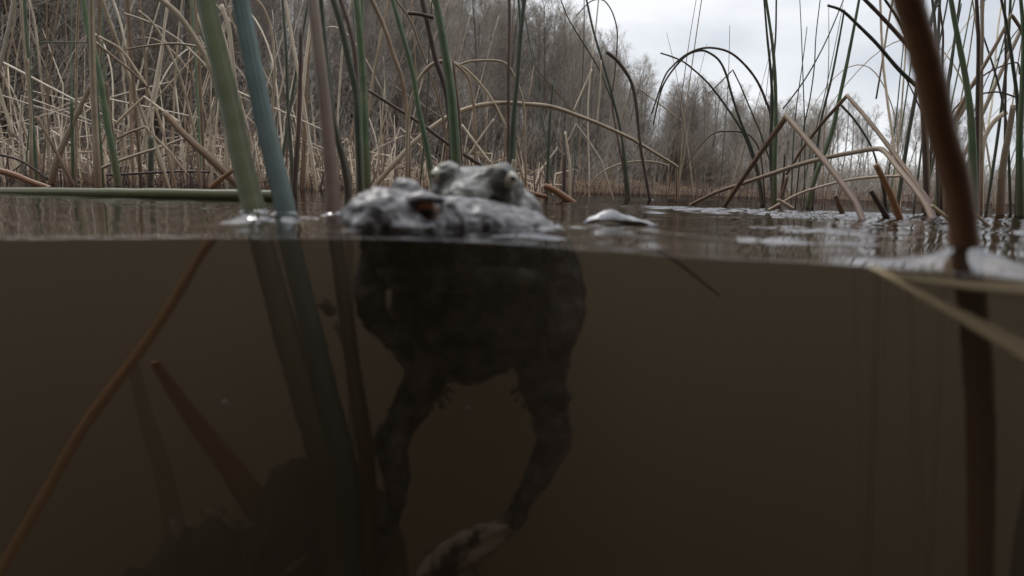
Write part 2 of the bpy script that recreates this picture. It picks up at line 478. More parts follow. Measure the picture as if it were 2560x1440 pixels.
# shrubs
def shrub_proto(seed, Rr, Hh, n=150):
    rs = random.Random(seed); seg = []
    for i in range(n):
        az = rs.random() * 6.28; el = rs.uniform(.35, 1.45)
        d = np.array([math.cos(az) * math.cos(el), math.sin(az) * math.cos(el), math.sin(el)])
        L = rs.uniform(.75, 1.0) * (Rr * math.cos(el) + Hh * math.sin(el))
        bp = grow(rs, (rs.gauss(0, Rr * .15), rs.gauss(0, Rr * .15), -.1), d, L, .014, 5, -.02, .07, seg)
        for k in range(14):
            p, dd = along(bp, rs.uniform(.25, .99))
            b2 = grow(rs, p, rot_dir(dd, rs.uniform(.3, .8), rs.random() * 6.28), L * .22 * rs.uniform(.5, 1.3), .007, 2, .02, .1, seg)
            for q in range(3):
                p, dd = along(b2, rs.uniform(.2, .99))
                grow(rs, p, rot_dir(dd, rs.uniform(.3, .8), rs.random() * 6.28), L * .10 * rs.uniform(.5, 1.3), .005, 1, .02, .1, seg)
    V, F = prisms(seg, 3)
    return V, F

V, F = shrub_proto(3, 2.9, 3.3, 190)
dome = new_obj("dome_shrub", V, F, M['shrub'], smooth=False)
p = at(1680, 470, 47.0)
dome.location = (p.x, p.y, float(ground_h(np.array([p.x]), np.array([p.y]))[0]) - .1)
tag(dome, "dense rounded bare shrub standing out at the foot of the falling tree line", "shrub")
V, F = shrub_proto(5, 1.6, 2.4, 90)
sh0 = new_obj("bare_shrub", V, F, M['shrub'], smooth=False)
for i in range(34):
    o = sh0 if i == 0 else sh0.copy()
    if i: COL.objects.link(o)
    px = random.uniform(-300, 1950)
    p = at(px, 500, 10); a = math.atan2(p.x, p.y)
    D = np.interp(px, [-300, 200, 1000, 1500, 1950], [13, 13, 21, 36, 62]) * random.uniform(1, 1.5)
    x, y = math.sin(a) * D, math.cos(a) * D
    o.location = (x, y, float(ground_h(np.array([x]), np.array([y]))[0]) - .1)
    s = random.uniform(.6, 1.2); o.scale = (s * 1.2, s * 1.2, s); o.rotation_euler = (0, 0, random.random() * 6.28)
    tag(o, "low bare brown shrub at the edge of the wood", "shrub", "bare shrubs along the edge of the wood")

def brush():
    rs = random.Random(77); seg = []
    for i in range(13000):
        px = rs.uniform(-300, 2750)
        a = (px - 1280) / FPX
        f = rs.random()
        D = np.interp(px, [-300, 200, 1000, 1500, 1950, 2750], [11, 13, 21, 36, 64, 84]) * (1 + .9 * f * (1 if px < 1950 else .4))
        x, y = math.sin(math.atan(a)) * D, math.cos(math.atan(a)) * D
        z = float(ground_h(np.array([x]), np.array([y]))[0])
        H = rs.uniform(.5, 2.6) * min(1.6, .6 + D / 50)
        d = np.array([rs.gauss(0, .3), rs.gauss(0, .3), 1.0])
        pts = grow(rs, (x, y, z - .1), d, H, .004 + .00025 * D, 3, .0, .12, seg)
        for k in range(4):
            p, dd = along(pts, rs.uniform(.2, .98))
            grow(rs, p, rot_dir(dd, rs.uniform(.3, .9), rs.random() * 6.28), H * rs.uniform(.2, .45), .003 + .0002 * D, 1, 0, .1, seg)
    V, F = prisms(seg, 3)
    tag(new_obj("undergrowth", V, F, M['twig'], smooth=False), "brown twiggy undergrowth filling the wood", kind='stuff')
brush()

# ------------------------------------------------------------------ reeds traced one by one
VIEW = {'L': (1 / 2.25, 0), 'C': (1 / 2.25, 800), 'R': (1 / 2.25, 1660), 'F': (1.0, 0)}
def reed(name, label, view, pts, w, Y, mat, root='e', cat='reed', flat=1.0, sharp=False, sides=8, men=None, deep=0.5, group=None, up=None):
    s, off = VIEW[view]
    n = len(pts)
    Y0, Y1 = Y if isinstance(Y, (tuple, list)) else (Y, Y)
    q = [(x * s + off, y * s) for x, y in pts]
    seglen = [0.0]
    for a, b in zip(q, q[1:]): seglen.append(seglen[-1] + math.dist(a, b))
    T = [v / seglen[-1] for v in seglen]
    P = [at(x, y, Y0 + (Y1 - Y0) * t) for (x, y), t in zip(q, T)]
    w0, w1 = w if isinstance(w, (tuple, list)) else (w, w)
    Wd = [(w0 + (w1 - w0) * t) * s * (Y0 + (Y1 - Y0) * t) / FPX / 2 for t in T]
    C = (linear if sharp else catmull)(P, 6)
    rad = list(np.interp(np.linspace(0, 1, len(C)), np.linspace(0, 1, n), Wd))
    if q[0][1] < 0:                                     # goes on above the frame
        d = (C[0] - C[1]).normalized(); L = 0.35 * Y0
        C = [C[0] + d * L + Vector((0.05 * L, 0, -.04 * L)), C[0] + d * L * .5] + C; rad = [rad[0] * .35, rad[0] * .8] + rad
    if q[-1][1] < 0:
        d = (C[-1] - C[-2]).normalized(); L = 0.35 * Y1
        C = C + [C[-1] + d * L * .5, C[-1] + d * L]; rad = rad + [rad[-1] * .8, rad[-1] * .35]
    def foot(C, rad):
        d = (C[-1] - C[-2]).normalized()
        if d.z > -0.15: d = (d + Vector((0, 0, -0.5))).normalized()
        C.append(C[-1] + d * ((C[-1].z + 0.02) / -d.z if C[-1].z > -0.02 else 0.01)); rad.append(rad[-1])
        C.append(C[-1] + Vector((d.x * .3, d.y * .3, -1)) * deep); rad.append(rad[-1])
        for a, b in zip(C, C[1:]):
            if a.z > 0 >= b.z:
                f = a.z / (a.z - b.z); c = a.lerp(b, f)
                BASES.append((c.x, c.y, rad[-1], men or 0.0011, 0.0035)); break
    if root in 'eb' and root: foot(C, rad)
    if root in ('s', 'b'):
        C.reverse(); rad.reverse(); foot(C, rad)
    # a little natural unevenness
    rr = random.Random(len(label) * 31 + int(pts[0][0]))
    rad = [r * rr.uniform(.95, 1.05) for r in rad]
    V, Fc = tube(C, rad, sides, flat, up=up)
    low = min(range(len(C)), key=lambda i: C[i].z)
    o = new_obj(name, V, Fc, M[mat], loc=tuple(C[low]))
    fibre(o, C, rad, sides, (len(label) * 7 + pts[0][0]) % 97)
    tag(o, label, cat, group)
    return o

# --- thick stems close to the camera
reed('green_reed', "thick olive green reed stem in front of the left stand, leaning into the water", 'F',
     [(512, -14), (538, 110), (573, 250), (600, 378), (624, 480), (640, 545), (655, 610), (690, 740), (730, 890), (768, 1020), (800, 1130)], (44, 72), (.29, .215), 'olive', sides=20, flat=.7, men=.0026)
BASES.append((*on_water(641, 560).xy, .0038, .0022, .0060))
reed('blue_green_reed', "thick blue green reed stem rising from the water just left of the toads", 'F',
     [(598, -14), (622, 110), (653, 265), (684, 400), (706, 490), (716, 545), (728, 620), (757, 740), (790, 870), (822, 1000), (850, 1110)], (42, 62), (.29, .215), 'blue', sides=20, flat=.7, men=.0026)
BASES.append((*on_water(716, 560).xy, .0036, .0022, .0060))
reed('dry_reed', "tan stem with a reddish foot between the blue green stem and the front toad", 'F',
     [(780, -9), (795, 110), (813, 266), (826, 400), (831, 480), (833, 540), (845, 640), (862, 760), (880, 900), (905, 1060)], (26, 42), (.31, .215), 'redfoot', sides=16, men=.002)
reed('brown_green_reed', "brown green stem right behind the reddish footed stem by the front toad", 'L',
     [(1805, -10), (1830, 300), (1870, 650), (1930, 900), (1955, 1050), (1960, 1180)], (26, 46), .38, 'dgreen')
reed('wet_brown_reed', "very thick wet brown stem close to the camera on the right", 'F',
     [(2266, -14), (2300, 100), (2329, 210), (2354, 330), (2384, 430), (2400, 510), (2411, 600), (2420, 660), (2432, 780), (2448, 980), (2452, 1180), (2450, 1460)], (68, 64), (.126, .140), 'thick', sides=18, men=.0032)
BASES.append((*on_water(2415, 672).xy, .0026, .0040, .0075))
# --- left stand (2.25x view coordinates)
L = [
 ('dry_reed', "straight tan reed with an orange foot behind the floating green stem", [(515, -10), (520, 300), (530, 600), (545, 900), (555, 1075)], (28, 38), 1.0, 'tan', 'e', {}),
 ('green_reed', "deep green reed crossing behind the straight tan reed on the left", [(468, -15), (490, 150), (522, 260), (565, 460), (600, 680), (640, 880), (665, 1045)], (28, 40), 1.1, 'green', 'e', {}),
 ('broken_reed', "reddish brown broken reed beside the deep green reed on the left", [(592, 462), (605, 600), (632, 790), (655, 1030)], (30, 26), 1.15, 'brown', 'e', {}),
 ('broken_reed', "thick brown snapped reed slanting down towards the olive green stem", [(922, 632), (1050, 770), (1180, 890), (1320, 1025)], (38, 44), .75, 'brown', 'e', {}),
 ('reed_scrap', "rusty orange scrap of reed at the foot of the olive green stem", [(1180, 1062), (1240, 1010), (1320, 950)], (34, 20), .72, 'orange', '', {'flat': .5}),
 ('bent_reed', "thick tan reed arching down behind the olive green stem", [(895, -12), (1000, 80), (1100, 220), (1170, 350), (1225, 490), (1290, 700), (1330, 1000)], (30, 36), .95, 'tan', 'e', {}),
 ('bent_reed', "thin pale reed arching across the left stand from upper left", [(700, 75), (850, 130), (1000, 220), (1100, 310), (1180, 400), (1240, 530), (1270, 800), (1275, 1040)], (9, 16), 1.2, 'pale', 'e', {}),
 ('bent_reed', "thin tan reed curving over and down left of the olive green stem", [(780, 62), (850, 120), (920, 220), (960, 300), (1020, 450), (1060, 600), (1100, 780), (1125, 1030)], (12, 18), 1.15, 'tan', 'e', {}),
 ('broken_reed', "pale snapped reed between the olive and the blue green stems", [(1245, 25), (1290, 170), (1310, 350), (1340, 600), (1385, 850), (1400, 1030)], (24, 22), .95, 'pale', 'e', {'flat': .6}),
 ('dry_reed', "slightly bowed tan reed right of the blue green stem", [(1440, -12), (1490, 60), (1530, 180), (1545, 400), (1530, 650), (1520, 1040)], (12, 18), 1.0, 'tan', 'e', {}),
 ('green_reed', "thin grey green reed upright right of the blue green stem", [(1588, -10), (1610, 300), (1620, 600), (1640, 900), (1648, 1060)], (14, 24), 1.1, 'dgreen', 'e', {}),
 ('dark_reed', "dark red brown reed upright left of the reddish footed stem", [(1692, 160), (1690, 400), (1680, 700), (1662, 950), (1655, 1075)], (20, 30), .8, 'dark', 'e', {}),
 ('reed_leaf', "broad pale leaf at the upper left corner of the stand", [(82, -12), (50, 150), (10, 330), (-30, 470)], (26, 24), .85, 'pale', '', {'flat': .3}),
 ('dry_reed', "thin straight tan reed near the left edge of the stand", [(118, -10), (130, 200), (150, 400), (170, 600), (182, 1030)], (13, 15), 1.3, 'tan', 'e', {}),
 ('reed_leaf', "pale hanging leaf tip at the left edge of the stand", [(-30, 420), (20, 590), (80, 772)], (22, 22), .85, 'pale', '', {'flat': .35}),
 ('broken_reed', "short tan reed with a broken top at the far left", [(158, 330), (165, 500), (176, 680), (170, 1030)], (12, 17), 1.3, 'tan', 'e', {}),
 ('dry_reed', "pale wavering reed left of the slanting snapped reed", [(952, -12), (930, 100), (910, 300), (880, 480), (850, 600), (862, 750), (900, 880), (950, 1045)], (14, 15), 1.1, 'pale', 'e', {}),
 ('bent_reed', "brown reed hanging to the right from the straight tan reed", [(540, 240), (650, 330), (760, 420), (835, 495)], (16, 12), 1.05, 'brown', '', {}),
 ('bent_reed', "tan reed drooping beside the hanging brown one", [(556, 206), (680, 280), (770, 400), (832, 500), (905, 700), (985, 1040)], (14, 15), 1.12, 'tan', 'e', {}),
 ('folded_reed', "pale folded reed forming a low roof in the left stand", [(650, 700), (730, 620), (812, 545), (900, 610), (1010, 690)], (16, 14), 1.1, 'pale', '', {'sharp': True}),
 ('reed_leaf', "broad tan leaf slanting down left of the straight tan reed", [(512, 470), (430, 650), (370, 780), (320, 900), (285, 1030)], (20, 46), 1.2, 'tan', 'e', {'flat': .35}),
 ('dry_reed', "brown slanting reed crossing the broad tan leaf", [(212, 660), (280, 790), (350, 920), (415, 1045)], (16, 22), 1.15, 'brown', 'e', {}),
 ('folded_reed', "thin brown folded reed low in the left stand", [(655, 780), (740, 740), (816, 714), (880, 780), (960, 860), (1060, 990)], (14, 14), 1.1, 'tan', '', {'sharp': True}),
 ('dry_reed', "long pale reed lying low across the left stand", [(560, 950), (670, 905), (800, 860), (900, 830), (1030, 780)], (18, 12), 1.25, 'pale', '', {}),
 ('fallen_reed', "thick rotten orange brown stem lying at the left water edge", [(-40, 950), (80, 985), (180, 1025), (290, 1062)], (38, 30), .95, 'orange', 'e', {}),
 ('fallen_reed', "dark fallen stem above the rotten orange brown one", [(-20, 865), (100, 897), (190, 950), (270, 1010)], (16, 14), 1.1, 'dark', '', {}),
 ('fallen_reed', "dark stem lying flat on the water behind the floating green stem", [(600, 985), (800, 975), (1000, 965), (1180, 968)], (14, 12), 1.2, 'dark', '', {}),
 ('green_reed', "very thin green reed lying nearly level high on the left", [(225, 238), (400, 239), (560, 241)], (7, 7), 1.2, 'green', '', {}),
 ('bent_reed', "long thin tan reed bowed flat across the upper left", [(715, 277), (850, 255), (980, 245), (1090, 258), (1180, 275)], (11, 13), 1.1, 'tan', '', {}),
 ('green_reed', "thin green reed upright left of the straight tan reed", [(402, 555), (407, 800), (412, 1040)], (15, 19), 1.2, 'green', 'e', {}),
 ('reed_stub', "short brown reed stub behind the folded reeds on the left", [(852, 770), (850, 900), (848, 1040)], (28, 30), 1.3, 'dgreen', 'e', {}),
 ('broken_reed', "dark brown leaf slanting behind the straight tan reed", [(505, 500), (450, 600), (400, 700), (370, 770)], (30, 14), 1.25, 'brown', '', {'flat': .4}),
]
for nm, lb, pts, w, Y, mt, rt, kw in L:
    reed(nm, lb, 'L', pts, w, Y, mt, rt, **kw)
# --- middle
Cc = [
 ('dark_reed', "dark green brown reed first of the pair above the front toad's snout", [(72, -14), (120, 150), (160, 330), (200, 520), (215, 800), (225, 1060)], (34, 36), .95, 'dgreen', 'e', {}),
 ('dark_reed', "short dark brown reed leaning on the pair above the snout", [(112, -14), (165, 150), (195, 300), (206, 455), (215, 700), (232, 1060)], (24, 22), 1.0, 'dark', 'e', {}),
 ('green_reed', "strong green reed with a bluish top rising left behind the front toad", [(203, -14), (225, 200), (245, 500), (255, 800), (267, 1085)], (34, 46), .92, 'green', 'e', {}),
 ('dry_reed', "brown reed bowed left of the main green reed over the toads", [(285, -14), (360, 150), (420, 330), (462, 450), (490, 650), (505, 1050)], (24, 22), 1.0, 'brown', 'e', {}),
 ('green_reed', "green reed slanting down to the back toad's left eye", [(405, -14), (460, 180), (520, 400), (552, 600), (595, 800), (640, 1060)], (22, 36), .9, 'green', 'e', {}),
 ('dry_reed', "thin brown reed curving beside the slanting green reed", [(415, -14), (500, 100), (560, 250), (620, 420), (665, 560), (705, 740), (725, 1060)], (10, 14), 1.1, 'brown', 'e', {}),
 ('dark_reed', "dark brown reed leaning left of the strongest green reed", [(572, -14), (610, 150), (650, 330), (690, 450), (725, 620), (760, 1060)], (28, 30), .85, 'dark', 'e', {}),
 ('green_reed', "strongest green reed in the middle, standing straight above the back toad", [(648, -14), (680, 150), (710, 330), (735, 500), (752, 700), (775, 1060)], (38, 62), .8, 'green', 'e', {'sides': 10}),
 ('dry_reed', "brown dry reed pressed along the strongest green reed", [(748, 340), (766, 500), (782, 650), (800, 1060)], (14, 26), .82, 'brown', 'e', {}),
 ('reed_scrap', "short broken brown bit stuck level on the dark reed", [(494, 74), (560, 80), (640, 100)], (20, 22), .84, 'dark', '', {}),
 ('bent_reed', "longest tan reed arching from the green stem over both toads to the right", [(285, 1075), (400, 940), (540, 790), (700, 670), (850, 605), (1000, 580), (1150, 585), (1300, 600), (1450, 650), (1600, 710), (1750, 780), (1900, 870), (2004, 935), (2006, 960), (2006, 1115)], (32, 14), (1.1, 1.35), 'tan', 'b', {}),
 ('dark_reed', "dark thin reed left of the pair of dark green stems", [(1065, -14), (1065, 200), (1060, 450), (1060, 700), (1058, 1070)], (17, 20), 1.2, 'dark', 'e', {}),
 ('green_reed', "dark green reed tallest of the pair right of the strongest one", [(1150, -14), (1128, 200), (1110, 450), (1086, 700), (1068, 1070)], (22, 30), 1.1, 'dgreen', 'e', {}),
 ('green_reed', "thin green blade joined to the dark green reed tallest of the pair", [(1115, -14), (1124, 100), (1118, 300), (1102, 600), (1085, 1070)], (14, 16), 1.12, 'green', 'e', {}),
 ('bent_reed', "tan arch ending on the strongest green reed", [(488, 1060), (492, 720), (510, 580), (550, 460), (600, 390), (650, 352), (690, 345)], (18, 22), .95, 'tan', 's', {}),
 ('bent_reed', "thin tan arch spanning from strongest green reed to dark pair", [(775, 368), (850, 345), (960, 340), (1040, 355), (1090, 420), (1122, 500), (1150, 640), (1158, 1070)], (12, 14), 1.2, 'tan', 'e', {}),
 ('bent_reed', "tan reed falling rightwards from the strongest green reed", [(750, 350), (820, 390), (900, 470), (980, 580), (1040, 700), (1090, 820), (1130, 960), (1155, 1075)], (14, 15), 1.2, 'tan', 'e', {}),
 ('bent_reed', "brown reed dropping steeply right of the strongest green reed", [(752, 352), (830, 430), (860, 560), (870, 700), (874, 1070)], (14, 16), 1.15, 'brown', 'e', {}),
 ('fallen_reed', "dark straight stem slanting behind the reeds down to the toads' eyes", [(272, 508), (400, 590), (560, 690), (730, 815), (960, 965)], (16, 22), 1.05, 'dark', '', {}),
 ('broken_reed', "pale straight bit slanting down above the back toad's eye", [(795, 700), (870, 800), (962, 922)], (14, 16), 1.1, 'pale', '', {}),
 ('broken_reed', "pale straight bit crossing the one above the back toad's eye", [(980, 670), (900, 780), (825, 895)], (13, 13), 1.1, 'pale', '', {}),
 ('green_reed', "greenish tan reed right of the dark pair", [(1312, 455), (1295, 650), (1285, 850), (1276, 1075)], (12, 20), 1.3, 'dgreen', 'e', {}),
 ('dry_reed', "pale leaf upright between greenish reed and the snapped arch", [(1378, 740), (1395, 850), (1406, 950), (1406, 1085)], (12, 16), 1.3, 'pale', 'e', {'flat': .5}),
 ('green_reed', "tall dark green reed bowed right of middle against the tree line", [(1496, -14), (1540, 180), (1600, 380), (1650, 560), (1700, 780), (1738, 1095)], (11, 18), 1.5, 'dgreen', 'e', {}),
 ('green_reed', "hair thin green reed leaning left of the tall bowed one", [(1355, 0), (1400, 110), (1480, 240), (1570, 390), (1612, 490), (1662, 620), (1695, 760), (1720, 1095)], (7, 11), 1.5, 'dgreen', 'e', {}),
 ('dark_reed', "dark thin reed with an S bend behind the tall bowed one", [(1440, 90), (1520, 10), (1590, 0), (1640, 60), (1668, 150), (1672, 230), (1660, 400), (1642, 560), (1660, 700), (1690, 860), (1735, 1095)], (6, 12), 1.5, 'dark', 'e', {}),
 ('broken_reed', "dark hooked reed with a snapped top against the tree line", [(1612, 292), (1680, 350), (1750, 460), (1780, 600), (1800, 800), (1830, 980), (1852, 1105)], (20, 18), 1.3, 'dark', 'e', {}),
 ('dry_reed', "pale thin reed slanting up left of the hooked reed", [(1530, 388), (1480, 500), (1425, 625)], (8, 9), 1.4, 'pale', '', {}),
 ('folded_reed', "pale thin reed bent at a peak below the long arch", [(1392, 800), (1440, 698), (1510, 790), (1580, 900), (1642, 1095)], (8, 11), 1.4, 'pale', 'e', {'sharp': True}),
 ('dry_reed', "pale reed hanging straight in front of the far trees", [(1582, 340), (1575, 500), (1555, 712)], (8, 10), 1.4, 'pale', '', {}),
 ('bent_reed', "low tan arch at the far shore right of middle", [(1500, 1080), (1560, 990), (1640, 940), (1750, 910), (1880, 910), (1960, 932)], (9, 9), 1.5, 'tan', 's', {}),
 ('reed_scrap', "yellow brown twig floating beside the back toad's right eye", [(1090, 1010), (1170, 1078), (1275, 1108)], (26, 26), .62, 'orange', '', {}),
 ('reed_stub', "broken reed stub lying right of the floating yellow brown twig", [(1262, 1045), (1320, 1072), (1368, 1104)], (34, 40), .9, 'orange', 'e', {}),
 ('reed_stub', "small pale stub sticking up behind the back toad's right eye", [(1090, 898), (1082, 950), (1075, 1060)], (18, 19), .8, 'pale', 'e', {}),
 ('dark_reed', "dark upright stem right of the toads under the long arch", [(1378, 860), (1374, 960), (1372, 1090)], (22, 24), 1.2, 'dark', 'e', {}),
]
for nm, lb, pts, w, Y, mt, rt, kw in Cc:
    reed(nm, lb, 'C', pts, w, Y, mt, rt, **kw)
# --- right
Rr = [
 ('folded_reed', "thick reed snapped into a steep peak, first of the folded ones on the right", [(328, 1180), (420, 1040), (550, 850), (690, 655), (780, 760), (900, 900), (1000, 1030), (1080, 1140), (1120, 1238)], (26, 36), (.72, .42), 'brown', 'b', {'sharp': True}),
 ('folded_reed', "long tan reed leaning level and snapped down on the right", [(180, 1138), (300, 1080), (450, 1030), (600, 980), (750, 930), (900, 890), (1050, 860), (1180, 838), (1240, 852), (1320, 950), (1400, 1050), (1470, 1150), (1502, 1222)], (20, 32), (.9, .5), 'tan', 'b', {}),
 ('folded_reed', "tall thin brown reed snapped to a peak behind the other folded ones", [(690, 980), (780, 830), (900, 680), (1030, 538), (1120, 640), (1200, 740), (1300, 870), (1400, 1010), (1480, 1120), (1512, 1214)], (15, 30), (.8, .52), 'brown', 'e', {'sharp': True}),
 ('bent_reed', "low pale reed bowed under the folded ones on the right", [(635, 1155), (760, 1090), (900, 1045), (1050, 1010), (1200, 995), (1345, 990)], (13, 15), .68, 'pale', 's', {}),
 ('green_reed', "dark green reed leftmost of the tight upright bunch by the far belt", [(562, -14), (580, 200), (600, 400), (610, 600), (600, 800), (610, 1000), (620, 1150)], (10, 24), 1.0, 'dgreen', 'e', {}),
 ('green_reed', "green reed thickest of the tight upright bunch by the far belt", [(572, -14), (610, 250), (625, 450), (630, 700), (622, 900), (624, 1150)], (14, 28), .98, 'green', 'e', {}),
 ('green_reed', "thin green reed crossing the tight upright bunch by the far belt", [(632, -14), (628, 200), (612, 400), (602, 600), (612, 900), (616, 1150)], (9, 14), 1.0, 'dgreen', 'e', {}),
 ('bent_reed', "dark green reed bowed over left, lowest of the three arches before the sky", [(-20, 298), (60, 325), (130, 362), (250, 470), (350, 600), (430, 720), (480, 830), (520, 960), (552, 1150)], (8, 18), 1.1, 'dgreen', 'e', {}),
 ('bent_reed', "dark arch reaching left to the hooked reed, middle of the three before the sky", [(-60, 700), (-30, 560), (0, 470), (60, 380), (130, 310), (200, 285), (250, 295), (310, 340), (350, 420), (380, 530), (430, 680), (490, 830), (532, 980), (560, 1150)], (8, 18), 1.05, 'dgreen', 'e', {}),
 ('bent_reed', "widest dark arch before the sky ending at the upright bunch", [(-70, 640), (0, 440), (50, 370), (120, 310), (200, 275), (280, 270), (370, 295), (450, 360), (520, 450), (570, 560), (605, 700), (615, 1150)], (8, 18), 1.05, 'dark', 'e', {}),
 ('folded_reed', "thin reed bent at a peak under the wide arches", [(250, 528), (320, 460), (387, 393), (430, 480), (480, 600), (540, 740), (595, 900), (610, 1150)], (6, 12), 1.1, 'dgreen', 'e', {'sharp': True}),
 ('green_reed', "green reed leaning right behind the snapped peak", [(1100, -14), (1060, 200), (1020, 400), (985, 560), (950, 720), (900, 870), (850, 1000), (808, 1155)], (14, 30), .9, 'green', 'e', {}),
 ('dark_reed', "dark reed leaning beside the green one behind the snapped peak", [(1015, 55), (980, 250), (940, 450), (890, 650), (860, 850), (835, 1155)], (10, 18), .95, 'dgreen', 'e', {}),
 ('dark_reed', "thin dark reed leaning far right across the sky", [(1015, -14), (930, 190), (850, 350), (770, 480), (670, 612)], (6, 9), 1.0, 'dgreen', '', {}),
 ('dry_reed', "hair thin reed upright left of the leaning green one", [(880, -14), (855, 200), (845, 380), (820, 560), (780, 760), (740, 1150)], (5, 10), 1.1, 'dgreen', 'e', {}),
 ('dry_reed', "faint thin reed standing in the sky beside the upright bunch", [(805, 150), (780, 350), (745, 600), (728, 800), (715, 1150)], (4, 9), 1.2, 'dgreen', 'e', {}),
 ('bent_reed', "long brown reed slanting down to the very thick wet stem, lower one", [(920, 30), (1005, 62), (1100, 150), (1200, 250), (1320, 390), (1440, 502)], (14, 24), .75, 'dgreen', '', {}),
 ('bent_reed', "brown reed slanting down to the very thick wet stem, upper one", [(1118, -14), (1220, 90), (1320, 200), (1400, 305), (1440, 480), (1460, 700), (1478, 1180)], (20, 30), .7, 'dark', 'e', {}),
 ('bent_reed', "short dark reed close beside the top of the very thick wet stem", [(1235, -14), (1310, 100), (1370, 230), (1410, 340)], (13, 18), .75, 'dgreen', '', {}),
 ('dry_reed', "grey brown reed upright left beside the very thick wet stem", [(1425, 450), (1458, 650), (1480, 900), (1482, 1190)], (24, 28), .7, 'tan', 'e', {}),
 ('bent_reed', "very thin reed hanging from the lower slanting one", [(1350, 420), (1400, 520), (1440, 612)], (6, 8), .76, 'dgreen', '', {}),
 ('green_reed', "bright green reed, strongest in the right stand", [(1612, -14), (1650, 200), (1690, 400), (1720, 600), (1735, 800), (1742, 1190)], (22, 46), .72, 'green', 'e', {'sides': 10}),
 ('dark_reed', "nearly black reed upright beside the bright green one", [(1757, -14), (1768, 200), (1765, 500), (1760, 800), (1757, 1190)], (17, 24), .75, 'dark', 'e', {}),
 ('dry_reed', "brown reed upright close behind the nearly black one", [(1788, -14), (1790, 200), (1785, 400), (1782, 1190)], (17, 22), .8, 'tan', 'e', {}),
 ('green_reed', "dark green reed with a gentle bow at the right edge of the stand", [(1895, -14), (1930, 150), (1960, 350), (1990, 600), (1992, 900), (1985, 1210)], (13, 26), .75, 'dgreen', 'e', {}),
 ('green_reed', "green reed standing at the outer right margin of the stand", [(2006, -14), (2022, 200), (2015, 500), (2000, 800), (2005, 1230)], (16, 42), .72, 'green', 'e', {}),
 ('dark_reed', "dark green stem just right of the top of the very thick wet stem", [(1508, -14), (1525, 150), (1535, 400), (1540, 1180)], (14, 22), .85, 'dgreen', 'e', {}),
 ('broken_reed', "broken dark reed with a hooked tip in the right stand", [(1532, 40), (1548, 28), (1560, 110), (1570, 200), (1566, 420), (1560, 1180)], (10, 16), .85, 'dark', 'e', {}),
 ('folded_reed', "dark reed snapped to a high peak in the right stand", [(1620, 690), (1720, 500), (1800, 370), (1880, 230), (1955, 82), (2000, 150), (2050, 260)], (22, 16), .78, 'brown', '', {'sharp': True}),
 ('green_reed', "narrow green blade leaning left of the bright green reed", [(1672, 20), (1640, 200), (1615, 400), (1598, 560), (1590, 1180)], (8, 20), .85, 'dgreen', 'e', {}),
 ('bent_reed', "thin dark arch rising right in the right stand", [(1600, 740), (1620, 640), (1680, 560), (1780, 440), (1880, 380), (1985, 353), (2000, 420)], (12, 8), .85, 'dark', '', {}),
 ('bent_reed', "thin dark arch nearly level in the right stand", [(1755, 545), (1800, 525), (1880, 518), (1960, 540), (2060, 580)], (9, 10), .8, 'dark', '', {}),
 ('green_reed', "thin green reed leaning left in the right stand", [(1795, 200), (1860, 400), (1910, 600), (1935, 800), (1950, 1210)], (8, 16), .85, 'dgreen', 'e', {}),
 ('dark_reed', "thin dark straight reed between the bowed one and the snapped peak", [(1918, -14), (1922, 400), (1917, 800), (1912, 1210)], (10, 13), .8, 'dark', 'e', {}),
 ('reed_leaf', "broad tan leaf upright in the right stand", [(1965, 590), (1940, 750), (1905, 950), (1890, 1225)], (32, 52), .75, 'tan', 'e', {'flat': .35}),
 ('reed_leaf', "pale broad leaf bowed over in the right stand", [(1930, 630), (1870, 670), (1820, 740), (1790, 850), (1780, 1190)], (26, 34), .85, 'pale', 'e', {'flat': .35}),
 ('dry_reed', "tan leaf leaning behind the bright green reed", [(1715, 560), (1660, 640), (1610, 740), (1570, 900)], (42, 34), .85, 'tan', '', {'flat': .35}),
 ('reed_stub', "orange brown reed stub with a frayed top among the folded reeds", [(1190, 925), (1230, 1000), (1282, 1110), (1330, 1240)], (30, 40), .46, 'orange', 'e', {}),
 ('reed_stub', "thin dark stub right behind the orange brown stub", [(1222, 990), (1238, 1080), (1250, 1190)], (20, 22), .6, 'dark', 'e', {}),
 ('reed_stub', "dark slanting stub left of the orange brown stub", [(1162, 1072), (1210, 1150), (1258, 1228)], (28, 34), .47, 'dark', 'e', {}),
 ('reed_stub', "short red brown stub under the snapped peak", [(964, 1098), (982, 1145), (1004, 1200)], (28, 30), .55, 'brown', 'e', {}),
 ('floating_leaf', "small pale leaf floating left of the short red brown stub", [(636, 1122), (680, 1146), (728, 1176)], (18, 22), .62, 'pale', '', {'flat': .5, 'cat': 'leaf'}),
 ('floating_leaf', "pale strip of leaf dipping into the water right of the very thick stem", [(1690, 1150), (1770, 1220), (1850, 1295)], (16, 22), .36, 'pale', '', {'flat': .5, 'cat': 'leaf'}),
 ('floating_leaf', "tan strip of leaf dipping into the water left of the very thick stem", [(1505, 1155), (1560, 1200), (1620, 1250)], (20, 24), .42, 'straw', '', {'flat': .5, 'cat': 'leaf'}),
 ('dark_reed', "short dark reed standing behind the snapped peak", [(680, 860), (672, 1000), (652, 1150)], (12, 15), .9, 'dark', 'e', {}),
 ('dry_reed', "short tan reed leaning left of the short dark one", [(695, 990), (670, 1080), (645, 1160)], (20, 22), .85, 'brown', 'e', {}),
 ('bent_reed', "thin dark arch low before the dome shaped shrub", [(115, 940), (200, 820), (280, 750), (360, 738), (440, 745), (500, 780), (545, 880), (570, 1150)], (8, 11), 1.2, 'dark', 'e', {}),
 ('dry_reed', "dark green reed leaning at lower right of the leaning green one", [(995, 590), (1060, 660), (1130, 760), (1180, 860), (1215, 1000)], (13, 10), .9, 'dgreen', '', {}),
]
